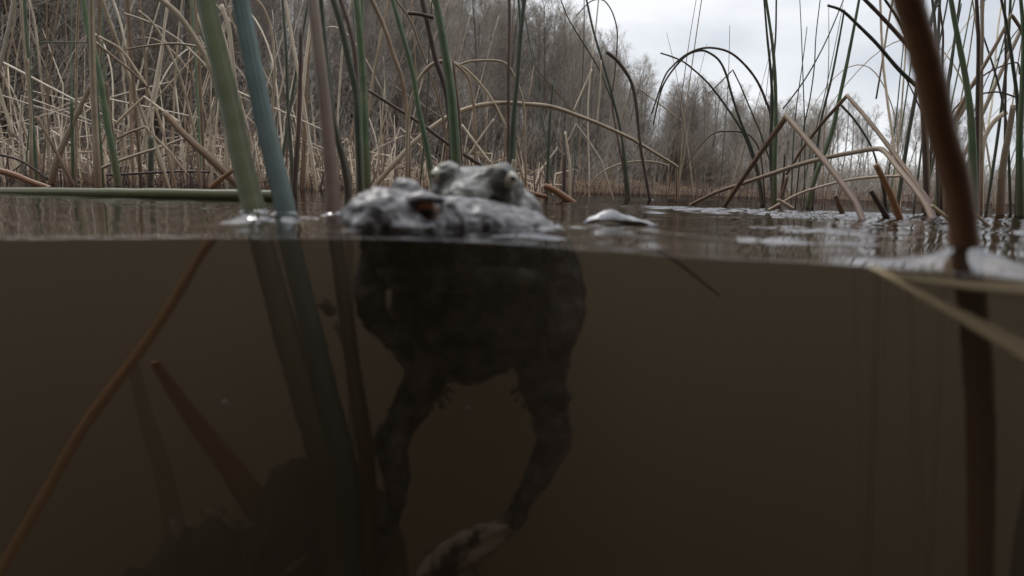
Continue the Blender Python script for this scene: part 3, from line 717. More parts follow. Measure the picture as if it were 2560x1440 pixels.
for nm, lb, pts, w, Y, mt, rt, kw in Rr:
    reed(nm, lb, 'R', pts, w, Y, mt, rt, **kw)
# --- stems lying in and under the water
reed('floating_reed', "long bright green stem floating level on the water at the left", 'F', [(-120, 484), (60, 484), (250, 485), (430, 487), (600, 489), (700, 491)], (30, 30), .50, 'olive', '', sides=12)
reed('sunken_reed', "orange brown stem slanting down through the water on the left", 'F', [(545, 575), (500, 640), (420, 775), (330, 905), (215, 1060), (110, 1240), (0, 1430), (-60, 1530)], (24, 32), (.20, .175), 'rust', '', flat=.7)
reed('sunken_reed', "short rusty stem under water right of the slanting orange one", 'F', [(385, 905), (450, 1000), (520, 1095), (575, 1165), (660, 1290)], (26, 84), (.20, .285), 'rust', '', flat=.3, up=(0, -.5, .86))
reed('sunken_reed', "dim grey brown stem under water between the two rusty ones", 'F', [(330, 900), (370, 1060), (420, 1230), (450, 1460)], (30, 60), .30, 'tan', '')
reed('sunken_leaf', "lit straw coloured leaf reaching into the water at the right margin, lower of two", 'F', [(2175, 668), (2240, 700), (2320, 745), (2420, 800), (2520, 856), (2640, 925), (3100, 1195)], (14, 215), (.1175, .099), 'straw', '', cat='leaf', flat=.22, up=(0, -.5, .86), sides=12)
reed('sunken_leaf', "brown straw leaf along the water line at the right margin, upper of two", 'F', [(2180, 670), (2260, 692), (2360, 706), (2460, 717), (2640, 732), (3100, 775)], (14, 120), (.1185, .101), 'straw', '', cat='leaf', flat=.3, up=(0, -.5, .86), sides=12)
reed('sunken_reed', "dark stem under water at the bottom right corner", 'F', [(2590, 1180), (2562, 1320), (2545, 1470)], (36, 44), .16, 'dgreen', '')
reed('sunken_twig', "dark thin twig hanging just under the surface right of the toads", 'F', [(1640, 622), (1700, 660), (1750, 700), (1800, 740)], (12, 6), .24, 'dark', '', cat='twig')

# ------------------------------------------------------------------ reeds of the dense stand: prototypes and copies
def reed_shape(seed, kind, H, r):
    rs = random.Random(seed)
    if kind == 'upright':
        lean = rs.uniform(-.22, .22); bow = rs.uniform(-.25, .25)
        P = [Vector((lean * t * H + bow * H * t * t, rs.uniform(-.02, .02) * t * H, -.4 + t * (H + .4))) for t in np.linspace(0, 1, 7)]
        P = catmull(P, 3)
    elif kind == 'arch':
        reach = rs.choice((-1, 1)) * rs.uniform(.35, .8) * H
        P = [Vector((0, 0, -.4)), Vector((reach * .05, 0, H * .35)), Vector((reach * .18, .02, H * .68)), Vector((reach * .45, .03, H * .88)), Vector((reach * .75, .03, H * .84)), Vector((reach * 1.05, .02, H * .58)), Vector((reach * 1.2, 0, H * .3))]
        P = catmull(P, 4)
    else:
        k = rs.uniform(.35, .8) * H; sx = rs.choice((-1, 1)); ln = rs.uniform(.0, .5) * sx
        a = Vector((ln * k, rs.uniform(-.1, .1) * k, k)); dn = rs.uniform(.35, .95)
        b = a + Vector((sx * rs.uniform(.25, .6) * H, rs.uniform(-.1, .1), -k * dn))
        P = linear([Vector((0, 0, -.4)), a, b], 6)
    n = len(P)
    rad = [r * (1 - .6 * (i / (n - 1)) ** 1.5) for i in range(n)]
    return (*tube(P, rad, 6, 1.0), P, rad)

RP = {}
sid = 100
for mt, kinds in (('tan', ('upright', 'arch', 'broken', 'upright', 'broken')), ('pale', ('upright', 'broken', 'arch')), ('brown', ('upright', 'broken', 'arch')), ('dgreen', ('upright', 'upright', 'arch')), ('green', ('upright', 'upright'))):
    for k in kinds:
        sid += 1
        H = {'upright': 1.0, 'arch': .75, 'broken': .55}[k]
        RP.setdefault((mt, k), []).append((reed_shape(sid, k, H, .0034), H))
protoobj = {}
NAME = {'upright': 'standing_reed', 'arch': 'arched_reed', 'broken': 'snapped_reed'}
CW = {'tan': 'tan', 'pale': 'pale', 'brown': 'brown', 'dgreen': 'dark green', 'green': 'fresh green'}
KW = {'upright': 'upright', 'arch': 'bowed over', 'broken': 'snapped'}
def scatter(px, Y, mt, k, where, sc=1.0):
    if (mt, k) not in RP: k = 'upright'
    (VF, H) = random.choice(RP[(mt, k)])
    key = (mt, k, id(VF))
    p = at(px, 500, 1.0)
    x, y = p.x * Y, Y
    if key not in protoobj:
        o = new_obj(NAME[k], VF[0], VF[1], M[mt]); protoobj[key] = o; fibre(o, VF[2], VF[3], 6, len(protoobj) * 3.7)
    else:
        o = protoobj[key].copy(); COL.objects.link(o)
    o.location = (x, y, 0)
    s = sc * random.uniform(.75, 1.25)
    o.scale = (random.choice((-1, 1)) * 1.0 * s, s, s)
    o.scale = (abs(o.scale[0]), s, s)
    o.rotation_euler = (random.gauss(0, .06), random.gauss(0, .07), random.choice((0, math.pi)) + random.gauss(0, .5))
    tag(o, f"thin {CW[mt]} reed {KW[k]} {where}", "reed", f"{CW[mt]} {KW[k]} reeds {where}")
    if Y < 1.6: BASES.append((x, y, .004, .001, .003))
rs = random.Random(99)
WL = "in the dense stand left of the toads"
for i in range(110):
    px = rs.uniform(-150, 960); Y = 1.25 + 3.2 * rs.random() ** 1.5
    mt = rs.choice(('tan', 'tan', 'pale', 'pale', 'pale', 'brown', 'brown', 'dgreen', 'green'))
    k = rs.choice(('upright', 'upright', 'arch', 'broken', 'broken'))
    if (mt, k) not in RP: k = 'upright'
    scatter(px, Y, mt, k, WL)
for i in range(22):
    px = rs.uniform(960, 1650); Y = rs.uniform(1.6, 4)
    mt = rs.choice(('tan', 'pale', 'brown', 'dgreen')); k = rs.choice(('upright', 'upright', 'broken'))
    scatter(px, Y, mt, k, "behind the toads in the middle", .8)
for i in range(14):
    px = rs.uniform(1650, 2150); Y = rs.uniform(1.5, 3.5)
    mt = rs.choice(('tan', 'brown', 'dgreen')); k = rs.choice(('upright', 'broken'))
    scatter(px, Y, mt, k, "before the far tree line", .55)
for i in range(34):
    px = rs.uniform(2200, 2760); Y = rs.uniform(1.0, 2.6)
    mt = rs.choice(('tan', 'dgreen', 'dgreen', 'green', 'pale')); k = rs.choice(('upright', 'upright', 'upright', 'arch'))
    if (mt, k) not in RP: k = 'upright'
    scatter(px, Y, mt, k, "in the stand at the right margin", .9)

# far reed bed, beyond counting
def far_reeds(name, n, zone, cols, label):
    rs = random.Random(len(name)); seg = []
    for i in range(n):
        px, D, H = zone(rs)
        p = at(px, 500, 1.0); x, y = p.x * D, D
        w = .0022 + .0005 * D
        lean = np.array([rs.gauss(0, .22), rs.gauss(0, .1), 1.0]); lean /= np.linalg.norm(lean)
        a = np.array([x, y, -.05]); b = a + lean * H * rs.uniform(.4, .7)
        kk = rs.random()
        d2 = np.array([rs.gauss(0, .3), 0, 1.0]) if kk < .5 else np.array([rs.choice((-1, 1)) * rs.uniform(.5, 1), rs.gauss(0, .2), rs.uniform(-.8, .3)])
        c = b + d2 / np.linalg.norm(d2) * H * rs.uniform(.25, .5)
        seg.append((*a, *b, w, w * .8)); seg.append((*b, *c, w * .8, w * .4))
    V, F = prisms(seg, 4)
    # one tone per stem; in bed and litter the dark one paints in shade
    o = new_obj(name, V, F, [M[c] for c in cols], smooth=False)
    npoly = len(o.data.polygons); ns = len(seg)
    mi = np.zeros(npoly, dtype=np.int32); pick = np.repeat(RNG.integers(0, len(cols), ns // 2), 2)
    for k in range(4): mi[k * ns:(k + 1) * ns] = pick
    o.data.polygons.foreach_set('material_index', mi)
    tag(o, label, "reed bed", kind='stuff')
def z1(rs):
    if rs.random() < .32: return rs.uniform(860, 1380), 2.6 + 4.5 * rs.random(), rs.uniform(.10, .34)
    return rs.uniform(-250, 1000), 3.2 + 6.0 * rs.random(), rs.uniform(.15, .50) + .45 * rs.random() ** 3
far_reeds("reed_bed", 1350, z1, ('tan', 'pale', 'dark', 'brown'), "dense tangle of dry reeds behind the left stand")  # dark stems put the shade between the reeds into the colour
def z2(rs):
    px = rs.uniform(900, 2800)
    return px, np.interp(px, [900, 1500, 2000, 2800], [14, 24, 40, 42]) * rs.uniform(.75, 1.05), rs.uniform(.3, .9)
far_reeds("shore_reeds", 2600, z2, ('brown', 'dark', 'brown', 'dark'), "thin fringe of dry reeds along the far shore")
def z3(rs):
    return rs.uniform(-250, 900), 1.6 + 3.5 * rs.random(), rs.uniform(.04, .24)
far_reeds("reed_litter", 560, z3, ('tan', 'brown', 'dark', 'dark'), "low tangle of broken reed litter at the foot of the left stand")  # dark half paints in the shade these thin stems lack

# ------------------------------------------------------------------ toads
def mat_toad(name, c_dark, c_mid, c_light):
    m, n, l, p = mat_new(name)
    tc = n.new("ShaderNodeTexCoord")
    n1 = n.new("ShaderNodeTexNoise"); n1.inputs['Scale'].default_value = 120; n1.inputs['Detail'].default_value = 8; n1.inputs['Roughness'].default_value = .65
    rp = n.new("ShaderNodeValToRGB"); rp.color_ramp.elements[0].position = .38; rp.color_ramp.elements[1].position = .64
    rp.color_ramp.elements[0].color = (*c_dark, 1); rp.color_ramp.elements[1].color = (*c_light, 1)
    e = rp.color_ramp.elements.new(.5); e.color = (*c_mid, 1)
    vo = n.new("ShaderNodeTexVoronoi"); vo.inputs['Scale'].default_value = 420
    bp = n.new("ShaderNodeBump"); bp.inputs['Strength'].default_value = .55; bp.inputs['Distance'].default_value = .0007; bp.invert = True
    l.new(tc.outputs['Object'], n1.inputs['Vector']); l.new(tc.outputs['Object'], vo.inputs['Vector'])
    l.new(n1.outputs['Fac'], rp.inputs[0]); l.new(rp.outputs[0], p.inputs['Base Color'])
    l.new(vo.outputs['Distance'], bp.inputs['Height']); l.new(bp.outputs[0], p.inputs['Normal'])
    p.inputs['Roughness'].default_value = .46
    # wet film shines only in air; under water its index is matched
    ge = n.new("ShaderNodeNewGeometry"); sz = n.new("ShaderNodeSeparateXYZ"); l.new(ge.outputs['Position'], sz.inputs[0])
    mr = n.new("ShaderNodeMapRange"); mr.inputs[1].default_value = -.0005; mr.inputs[2].default_value = .0005
    mr.inputs[3].default_value = .03; mr.inputs[4].default_value = .55
    l.new(sz.outputs['Z'], mr.inputs[0]); l.new(mr.outputs[0], p.inputs['Specular IOR Level']); ml = n.new("ShaderNodeMath"); ml.operation = 'MULTIPLY'; ml.inputs[1].default_value = .6; l.new(mr.outputs[0], ml.inputs[0]); l.new(ml.outputs[0], p.inputs['Coat Weight'])
    p.inputs['Coat Roughness'].default_value = .30
    return m

def mat_eye(name, iris, iris2, pupil_w, pupil_h):
    """local z looks out of the head, local x runs along the horizontal pupil"""
    m, n, l, p = mat_new(name)
    tc = n.new("ShaderNodeTexCoord"); sx = n.new("ShaderNodeSeparateXYZ"); l.new(tc.outputs['Object'], sx.inputs[0])
    def mth(op, a, b=None):
        k = n.new("ShaderNodeMath"); k.operation = op
        for i, v in enumerate((a, b)):
            if v is None: continue
            if isinstance(v, (int, float)): k.inputs[i].default_value = v
            else: l.new(v, k.inputs[i])
        return k.outputs[0]
    ex = mth('POWER', mth('ABSOLUTE', mth('DIVIDE', sx.outputs['X'], pupil_w)), 2.0)
    ey = mth('POWER', mth('ABSOLUTE', mth('DIVIDE', sx.outputs['Y'], pupil_h)), 2.0)
    inside = mth('LESS_THAN', mth('ADD', ex, ey), 1.0)
    no = n.new("ShaderNodeTexNoise"); no.inputs['Scale'].default_value = 900; l.new(tc.outputs['Object'], no.inputs['Vector'])
    mi = n.new("ShaderNodeMix"); mi.data_type = 'RGBA'; l.new(no.outputs['Fac'], mi.inputs[0]); mi.inputs[6].default_value = (*iris, 1); mi.inputs[7].default_value = (*iris2, 1)
    mx = n.new("ShaderNodeMix"); mx.data_type = 'RGBA'; l.new(inside, mx.inputs[0]); l.new(mi.outputs[2], mx.inputs[6]); mx.inputs[7].default_value = (.004, .004, .004, 1)
    l.new(mx.outputs[2], p.inputs['Base Color'])
    p.inputs['Roughness'].default_value = .12; p.inputs['Coat Weight'].default_value = .6; p.inputs['Coat Roughness'].default_value = .03
    return m

M['toad1'] = mat_toad("toad_skin", (0.018, 0.015, 0.015), (0.10, 0.090, 0.092), (0.26, 0.242, 0.247))
M['toad2'] = mat_toad("toad_skin_olive", (0.024, 0.024, 0.022), (0.105, 0.102, 0.086), (0.22, 0.213, 0.175))
M['eye1'] = mat_eye("copper_eye", (0.24, 0.095, 0.04), (0.09, 0.035, 0.018), .0027, .0012)
M['eye2'] = mat_eye("golden_eye", (0.60, 0.56, 0.42), (0.36, 0.34, 0.25), .0016, .00085)

CONTOUR = []
TK = 0.82
def att(px, py, Y): return at(px, py, Y * TK)
class Blob:
    def __init__(s): s.V, s.F = [], []
    def ball(s, c, r, axis=None, spin=None):
        bm = bmesh.new(); bmesh.ops.create_icosphere(bm, subdivisions=4, radius=TK)
        mt = Matrix.Diagonal((*((r, r, r) if isinstance(r, (int, float)) else r), 1))
        rot = Matrix.Identity(4)
        if axis is not None:
            rot = Vector(axis).to_track_quat('X', 'Z').to_matrix().to_4x4()
        if spin: rot = rot @ Matrix.Rotation(spin, 4, 'X')
        bmesh.ops.transform(bm, matrix=Matrix.Translation(c) @ rot @ mt, verts=bm.verts)
        b = len(s.V)
        s.V += [tuple(v.co) for v in bm.verts]; s.F += [tuple(b + v.index for v in f.verts) for f in bm.faces]
        bm.free()
    def limb(s, pts, rads, sides=10):
        C = catmull(pts, 5); rr = list(np.interp(np.linspace(0, len(pts) - 1, len(C)), range(len(pts)), rads))
        v, f = tube(C, [q * TK for q in rr], sides, base=len(s.V)); s.V += v; s.F += f
        for p_, r_ in ((C[0], rr[0]), (C[-1], rr[-1])): s.ball(p_, r_ * .99)
    def digits(s, wrist, tips, r=.0017):
        for t in tips:
            mid = Vector(wrist).lerp(Vector(t), .5) + Vector((0, -.0012, .0012))
            s.limb([wrist, mid, t], [r * 1.15, r * .85, r * .7], 7); s.ball(Vector(t), r * .95)
    def build(s, name, mat, parent, voxel, wart, loc):
        o = new_obj(name, s.V, s.F, mat, loc=loc)
        md = o.modifiers.new("r", 'REMESH'); md.mode = 'VOXEL'; md.voxel_size = voxel
        ms = o.modifiers.new("s", 'SMOOTH'); ms.iterations = 5; ms.factor = .5
        for nm, typ, sz, st in (("a", 'CLOUDS', .008, wart * 1.0), ("b", 'CLOUDS', .0032, wart)):
            tx = bpy.data.textures.new(name + nm, typ); tx.noise_scale = sz
            dm = o.modifiers.new(nm, 'DISPLACE'); dm.texture = tx; dm.strength = st; dm.mid_level = .5; dm.texture_coords = 'LOCAL'
        dg = bpy.context.evaluated_depsgraph_get()
        me = bpy.data.meshes.new_from_object(o.evaluated_get(dg))
        o.modifiers.clear(); old = o.data; o.data = me; bpy.data.meshes.remove(old)
        me.polygons.foreach_set('use_smooth', np.ones(len(me.polygons), dtype=bool))
        vv = np.empty(len(me.vertices) * 3); me.vertices.foreach_get('co', vv); vv = vv.reshape(-1, 3) + np.array(loc)
        CONTOUR.append(vv[np.abs(vv[:, 2]) < .0006][::3, :2])
        o.parent = parent; o.location = Vector(loc) - parent.location
        return o

def eye(parent, c, r, look, along_, mat):
    r *= TK
    z = Vector(look).normalized(); x = Vector(along_); x = (x - z * x.dot(z)).normalized(); y = z.cross(x)
    bm = bmesh.new(); bmesh.ops.create_uvsphere(bm, u_segments=32, v_segments=20, radius=r)
    V = [tuple(v.co) for v in bm.verts]; F = [tuple(v.index for v in f.verts) for f in bm.faces]; bm.free()
    o = new_obj("eye", V, F, mat, parent)
    m = Matrix(((x.x, y.x, z.x, 0), (x.y, y.y, z.y, 0), (x.z, y.z, z.z, 0), (0, 0, 0, 1)))
    o.matrix_local = Matrix.Translation(Vector(c) - parent.location) @ m
    return o

def toad_front():
    root = bpy.data.objects.new("toad", None); COL.objects.link(root); root.location = att(1150, 700, .27); root.empty_display_size = .02
    tag(root, "front toad with a copper eye, head turned left, body hanging under water", "toad")
    b = Blob()
    fwd = (att(890, 540, .222) - att(1100, 530, .250)).normalized()
    b.ball(att(1045, 550, .243), (.024, .017, .0090), fwd)                 # skull
    b.ball(att(955, 535, .231), (.013, .012, .0080), fwd)                  # muzzle
    b.ball(att(905, 548, .226), (.0062, .0085, .0052), fwd)                # nose
    b.ball(att(980, 508, .240), (.012, .006, .0045), fwd)                  # bridge
    b.ball(att(1018, 483, .252), (.0062, .0060, .0058), fwd)               # far eye bulge
    b.ball(att(1066, 497, .2295), (.0080, .0050, .0022), (-1, -.12, .06))    # lid above the near eye
    b.ball(att(1120, 528, .238), (.0050, .0046, .0044), fwd)               # behind the eye
    b.ball(att(995, 532, .2290), (.0050, .0040, .0050), fwd)              # before the eye
    b.ball(att(1055, 567, .229), (.014, .0060, .0034), fwd)                # cheek, lip
    b.ball(att(960, 556, .226), (.012, .0060, .0042), fwd)
    b.ball(att(1190, 566, .262), (.026, .024, .0105), (-1, -.1, .05))      # nape and shoulders
    b.ball(att(1160, 530, .252), (.013, .008, .0050), (-1, -.2, .25))      # gland
    b.ball(att(1290, 566, .262), (.016, .013, .0080), (-1, 0, .25))
    b.ball(att(1160, 620, .266), (.041, .026, .020))                       # chest
    b.ball(att(1195, 745, .276), (.036, .026, .031))                       # belly
    b.ball(att(1165, 850, .278), (.027, .020, .0165))
    b.ball(att(1295, 690, .272), (.020, .020, .019))
    b.ball(att(1390, 670, .272), (.0105, .010, .009))
    b.ball(att(1412, 742, .262), (.0085, .008, .0075)); b.ball(att(1165, 905, .278), (.015, .013, .0095)); b.ball(att(1050, 830, .272), (.012, .012, .0085)); b.ball(att(1300, 815, .272), (.011, .011, .010)); b.ball(att(1225, 870, .274), (.009, .009, .0085))
    # arms
    b.limb([att(1345, 665, .266), att(1395, 705, .264), att(1408, 775, .260), att(1398, 880, .256), att(1392, 940, .255)], [.011, .0098, .0085, .0052, .0042])
    b.digits(att(1392, 940, .255), [att(1358, 1000, .252), att(1380, 1022, .252), att(1402, 1018, .252), att(1420, 992, .252)])
    b.limb([att(955, 650, .260), att(925, 720, .254), att(940, 790, .250), att(985, 850, .246)], [.0080, .0066, .0055, .0042])
    b.digits(att(985, 850, .246), [att(1028, 850, .243), att(1035, 874, .243), att(1022, 894, .243), att(1000, 898, .243)])
    # hind legs hanging down
    b.limb([att(1080, 880, .276), att(1052, 970, .272), att(1000, 1060, .267), att(978, 1110, .264), att(992, 1190, .262), att(985, 1270, .262), att(958, 1340, .262)], [.0115, .0088, .0068, .0070, .0056, .0044, .0044])
    b.limb([att(958, 1340, .262), att(940, 1400, .260), att(935, 1440, .258)], [.0044, .0040, .0034])
    b.digits(att(935, 1440, .258), [att(880, 1500, .254), att(905, 1520, .254), att(938, 1530, .254), att(965, 1512, .254), att(985, 1480, .254)], .0015)
    b.limb([att(1335, 840, .282), att(1352, 940, .278), att(1375, 1040, .272), att(1384, 1095, .270), att(1350, 1180, .267), att(1305, 1260, .264), att(1285, 1300, .263)], [.0125, .0105, .0080, .0078, .0060, .0046, .0046])
    b.limb([att(1285, 1300, .263), att(1225, 1335, .260), att(1180, 1365, .258)], [.0046, .0040, .0036])
    b.digits(att(1180, 1365, .258), [att(1060, 1380, .254), att(1080, 1425, .252), att(1130, 1450, .252), att(1190, 1450, .252), att(1120, 1350, .254)], .0016)
    b.build("body", M['toad1'], root, .00085, .0021, tuple(root.location))
    look = (att(1040, 512, .10) - att(1062, 516, .228)).normalized()
    eye(root, att(1062, 519, .2310), .0056, look + Vector((.12, 0, -.38)), (1, .1, -.05), M['eye1'])
    eye(root, att(1008, 482, .2545), .0052, Vector((-.6, .6, .5)), (1, .6, 0), M['eye1'])
    BASES.append((*on_water(905, 562).xy, .006, .0012, .004))
    return root

def toad_back():
    root = bpy.data.objects.new("toad", None); COL.objects.link(root); root.location = att(1220, 600, .33); root.empty_display_size = .02
    tag(root, "back toad facing the camera, raised on the front toad with both eyes above the water", "toad")
    b = Blob()
    fwd = Vector((-.22, -.95, -.28)).normalized()
    b.ball(att(1186, 461, .290), (.017, .0150, .0072), fwd)                # skull: x runs along the muzzle
    b.ball(att(1165, 487, .272), (.0110, .0098, .0062), fwd)               # muzzle
    b.ball(att(1117, 438, .281), (.0064, .0060, .0058), fwd)
    b.ball(att(1252, 446, .278), (.0066, .0062, .0060), fwd)
    b.ball(att(1235, 440, .2755), (.0022, .0040, .0050), fwd)
    b.ball(att(1270, 480, .282), (.0085, .0065, .0075), fwd)               # jaw corner
    b.ball(att(1110, 478, .284), (.0090, .0060, .0065), fwd)
    b.limb([att(1195, 452, .276), att(1245, 488, .277), att(1300, 528, .285)], [.0034, .0036, .0052])   # ridge over the cheek
    b.ball(att(1225, 530, .312), (.024, .024, .0135), (0, 1, -.25))        # nape
    b.ball(att(1230, 640, .355), (.030, .034, .024), (0, 1, -.5))          # back
    b.ball(att(1240, 760, .385), (.026, .026, .022))
    b.limb([att(1300, 570, .305), att(1385, 615, .292), att(1390, 668, .276), att(1320, 700, .2505), att(1240, 690, .243)], [.0092, .0075, .0062, .0050, .0042])
    b.digits(att(1240, 690, .243), [att(1196, 672, .240), att(1190, 690, .239), att(1196, 710, .239), att(1216, 722, .240)])
    b.limb([att(1100, 570, .305), att(990, 600, .292), att(935, 645, .275), att(985, 690, .249), att(1060, 700, .242)], [.0088, .0072, .0060, .0050, .0042])
    b.digits(att(1060, 700, .242), [att(1100, 682, .239), att(1108, 702, .239), att(1100, 722, .239), att(1080, 732, .240)])
    b.limb([att(1300, 760, .37), att(1420, 770, .345), att(1400, 860, .335), att(1330, 960, .345)], [.011, .009, .0065, .0045])
    b.digits(att(1330, 960, .345), [att(1290, 1000, .34), att(1310, 1015, .34), att(1335, 1018, .34), att(1355, 1005, .34), att(1280, 980, .34)])
    b.limb([att(1150, 760, .37), att(1010, 790, .345), att(1010, 870, .335), att(1080, 960, .345)], [.011, .009, .0065, .0045])
    b.digits(att(1080, 960, .345), [att(1060, 1005, .34), att(1080, 1018, .34), att(1105, 1015, .34), att(1125, 1000, .34), att(1135, 980, .34)])
    b.build("body", M['toad2'], root, .0009, .0016, tuple(root.location))
    eye(root, att(1272, 450, .2755), .0038, Vector((.62, -.75, .12)), (.8, .55, -.1), M['eye2'])
    eye(root, att(1098, 441, .2795), .0038, Vector((-.75, -.62, .05)), (.65, -.7, -.05), M['eye2'])
    return root
toad_front(); toad_back()

# ------------------------------------------------------------------ small floating and sunken things
M['leaf'] = mat_noise("wet_pale_leaf", [(0.12, 0.12, 0.125), (0.34, 0.345, 0.36)], (220, 220, 220), .25, .3, 500, spec=.6, bdist=.0004)
M['rot'] = mat_noise("rotten_leaf", [(0.05, 0.026, 0.018), (0.24, 0.14, 0.10)], (200, 200, 200), .6, .3, 500)
M['speck'] = mat_noise("pale_speck", [(0.35, 0.33, 0.30), (0.5, 0.48, 0.45)], (900, 900, 900), .6)
def leaf(name, label, c, L, W, th, peak, rz, mat, tilt=(0, 0), seed=1):
    """a curled leaf: thick little sheet, pointed at both ends, keel raised"""
    rs = random.Random(seed); nu, nv = 18, 8
    top, bot = [], []
    for i in range(nu + 1):
        u = i / nu; w = W * (math.sin(math.pi * u) ** .7) * (1 - .25 * u) * (1 + .10 * math.sin(37 * u + seed) + .06 * math.sin(71 * u))
        for j in range(nv + 1):
            v = j / nv * 2 - 1
            z = peak * (1 - .7 * v * v) * (.6 * min(u / .34, (1 - u) / .66) + .4 * math.sin(math.pi * u ** .62) ** 1.4) * (1 + .05 * math.sin(23 * u + 3 * v)) + .0003 * math.sin(31 * u) * math.cos(4 * v) + .0004 * math.sin(9 * u + 5 * v)
            q = Vector((L * (u - .5), w * v * .5, z)); top.append(q); bot.append(q - Vector((0, 0, th)))
    V = [tuple(q) for q in top + bot]; n1 = nv + 1; off = len(top); F = []
    for i in range(nu):
        for j in range(nv):
            a = i * n1 + j
            F.append((a, a + n1, a + n1 + 1, a + 1)); F.append((off + a + 1, off + a + n1 + 1, off + a + n1, off + a))
    for i in range(nu):
        a = i * n1; F.append((a, off + a, off + a + n1, a + n1)); a += nv; F.append((a + n1, off + a + n1, off + a, a))
    o = new_obj(name, V, F, M[mat]); o.location = c; o.rotation_euler = (tilt[0], tilt[1], rz)
    tag(o, label, "leaf")
    return o
c = on_water(1555, 560)
leaf("floating_leaf", "pale wet curled leaf floating alone right of the toads", (c.x, c.y + .004, -.0002), .0300, .013, .0006, .0056, R(-3), 'leaf', (R(-6), 0))
leaf("sunken_leaf", "reddish rotten scrap of leaf under water left of the front toad", at(820, 770, .245), .012, .008, .0006, .002, R(70), 'rot', (R(60), R(20)), 3)
leaf("sunken_leaf", "dull reddish scrap of leaf lower beside the front toad's body", at(848, 830, .25), .011, .005, .0006, .002, R(120), 'rot', (R(40), R(-30)), 4)
M['mottled'] = mat_noise("mottled_leaf", [(0.03, 0.02, 0.015), (0.26, 0.19, 0.14), (0.34, 0.26, 0.20)], (140, 140, 140), .6, .4, 300, lo=.42, hi=.56)
leaf("sunken_leaf", "pale mottled dead leaf under water at the front toad's right foot", at(1165, 1375, .198), .037, .013, .0007, .003, R(12), 'mottled', (R(62), R(-28)), 8)
rsd = random.Random(5)
for i in range(16):
    px, py = rsd.uniform(420, 1000), rsd.uniform(1190, 1430)
    P_ = at(px, py, rsd.uniform(.22, .28))
    zz = float(bed_h(np.array([P_.x]), np.array([P_.y]))[0])
    o = leaf("bed_leaf", "dark rotten leaf lying on the muddy mound under water", (P_.x, P_.y, zz + .003), rsd.uniform(.010, .022), rsd.uniform(.006, .011), .0007, rsd.uniform(.001, .004), rsd.random() * 6.28, 'rot', (rsd.gauss(0, .5), rsd.gauss(0, .5)), 10 + i)
    o['group'] = "rotten leaves on the mound"
for (px, py, Y, r, lb) in ((561, 1008, .19, .0009, "tiny pale speck drifting under water left of the green stems"), (1171, 1022, .20, .0008, "tiny pale speck drifting between the front toad's legs"), (142, 1034, .2, .0005, "faint tiny speck drifting at the far left under water")):
    bm = bmesh.new(); bmesh.ops.create_icosphere(bm, subdivisions=2, radius=r)
    V = [tuple(v.co * (1 + .2 * math.sin(v.co.x * 5000))) for v in bm.verts]; F = [tuple(v.index for v in f.verts) for f in bm.faces]; bm.free()
    o = new_obj("drifting_speck", V, F, M['speck']); o.location = at(px, py, Y); tag(o, lb, "speck")

# ------------------------------------------------------------------ the water: wavy top, glassy face at the port, brown murk inside
def mat_water():
    m = bpy.data.materials.new("pond_water"); m.use_nodes = True
    n, l = m.node_tree.nodes, m.node_tree.links; n.clear()
    out = n.new("ShaderNodeOutputMaterial")
    geo = n.new("ShaderNodeNewGeometry"); sx = n.new("ShaderNodeSeparateXYZ"); l.new(geo.outputs['True Normal'], sx.inputs[0])
    ab = n.new("ShaderNodeMath"); ab.operation = 'ABSOLUTE'; l.new(sx.outputs['Z'], ab.inputs[0])
    top = n.new("ShaderNodeMath"); top.operation = 'GREATER_THAN'; top.inputs[1].default_value = .12; l.new(ab.outputs[0], top.inputs[0])
    tc = n.new("ShaderNodeTexCoord"); no = n.new("ShaderNodeTexNoise"); no.inputs['Scale'].default_value = 55; no.inputs['Detail'].default_value = 2
    l.new(tc.outputs['Object'], no.inputs['Vector'])
    no2 = n.new("ShaderNodeTexNoise"); no2.inputs['Scale'].default_value = 3.0; no2.inputs['Detail'].default_value = 2
    l.new(tc.outputs['Object'], no2.inputs['Vector'])
    bp = n.new("ShaderNodeBump"); bp.inputs['Strength'].default_value = .15; bp.inputs['Distance'].default_value = .0001; l.new(no.outputs['Fac'], bp.inputs['Height'])
    bp2 = n.new("ShaderNodeBump"); bp2.inputs['Strength'].default_value = .2; bp2.inputs['Distance'].default_value = .002; l.new(no2.outputs['Fac'], bp2.inputs['Height']); l.new(bp.outputs[0], bp2.inputs['Normal'])
    gl = n.new("ShaderNodeBsdfGlossy"); gl.inputs['Roughness'].default_value = .012; gl.inputs['Color'].default_value = (.55, .55, .565, 1); l.new(bp2.outputs[0], gl.inputs['Normal'])
    fr = n.new("ShaderNodeFresnel"); fr.inputs['IOR'].default_value = 1.33; l.new(bp2.outputs[0], fr.inputs['Normal'])
    tr = n.new("ShaderNodeBsdfTransparent"); tr2 = n.new("ShaderNodeBsdfTransparent"); tr2.inputs['Color'].default_value = (.93, .94, .93, 1)
    sq = n.new("ShaderNodeMath"); sq.operation = 'POWER'; sq.inputs[1].default_value = .5; l.new(fr.outputs[0], sq.inputs[0])
    mx = n.new("ShaderNodeMixShader"); l.new(sq.outputs[0], mx.inputs[0]); l.new(tr.outputs[0], mx.inputs[1]); l.new(gl.outputs[0], mx.inputs[2])
    m2 = n.new("ShaderNodeMixShader"); l.new(top.outputs[0], m2.inputs[0]); l.new(tr2.outputs[0], m2.inputs[1]); l.new(mx.outputs[0], m2.inputs[2])
    l.new(m2.outputs[0], out.inputs['Surface'])
    pv = n.new("ShaderNodeVolumePrincipled")
    pv.inputs['Color'].default_value = (0.57, 0.45, 0.32, 1)
    pv.inputs['Density'].default_value = 5.1
    pv.inputs['Anisotropy'].default_value = 0.2
    l.new(pv.outputs[0], out.inputs['Volume'])
    return m

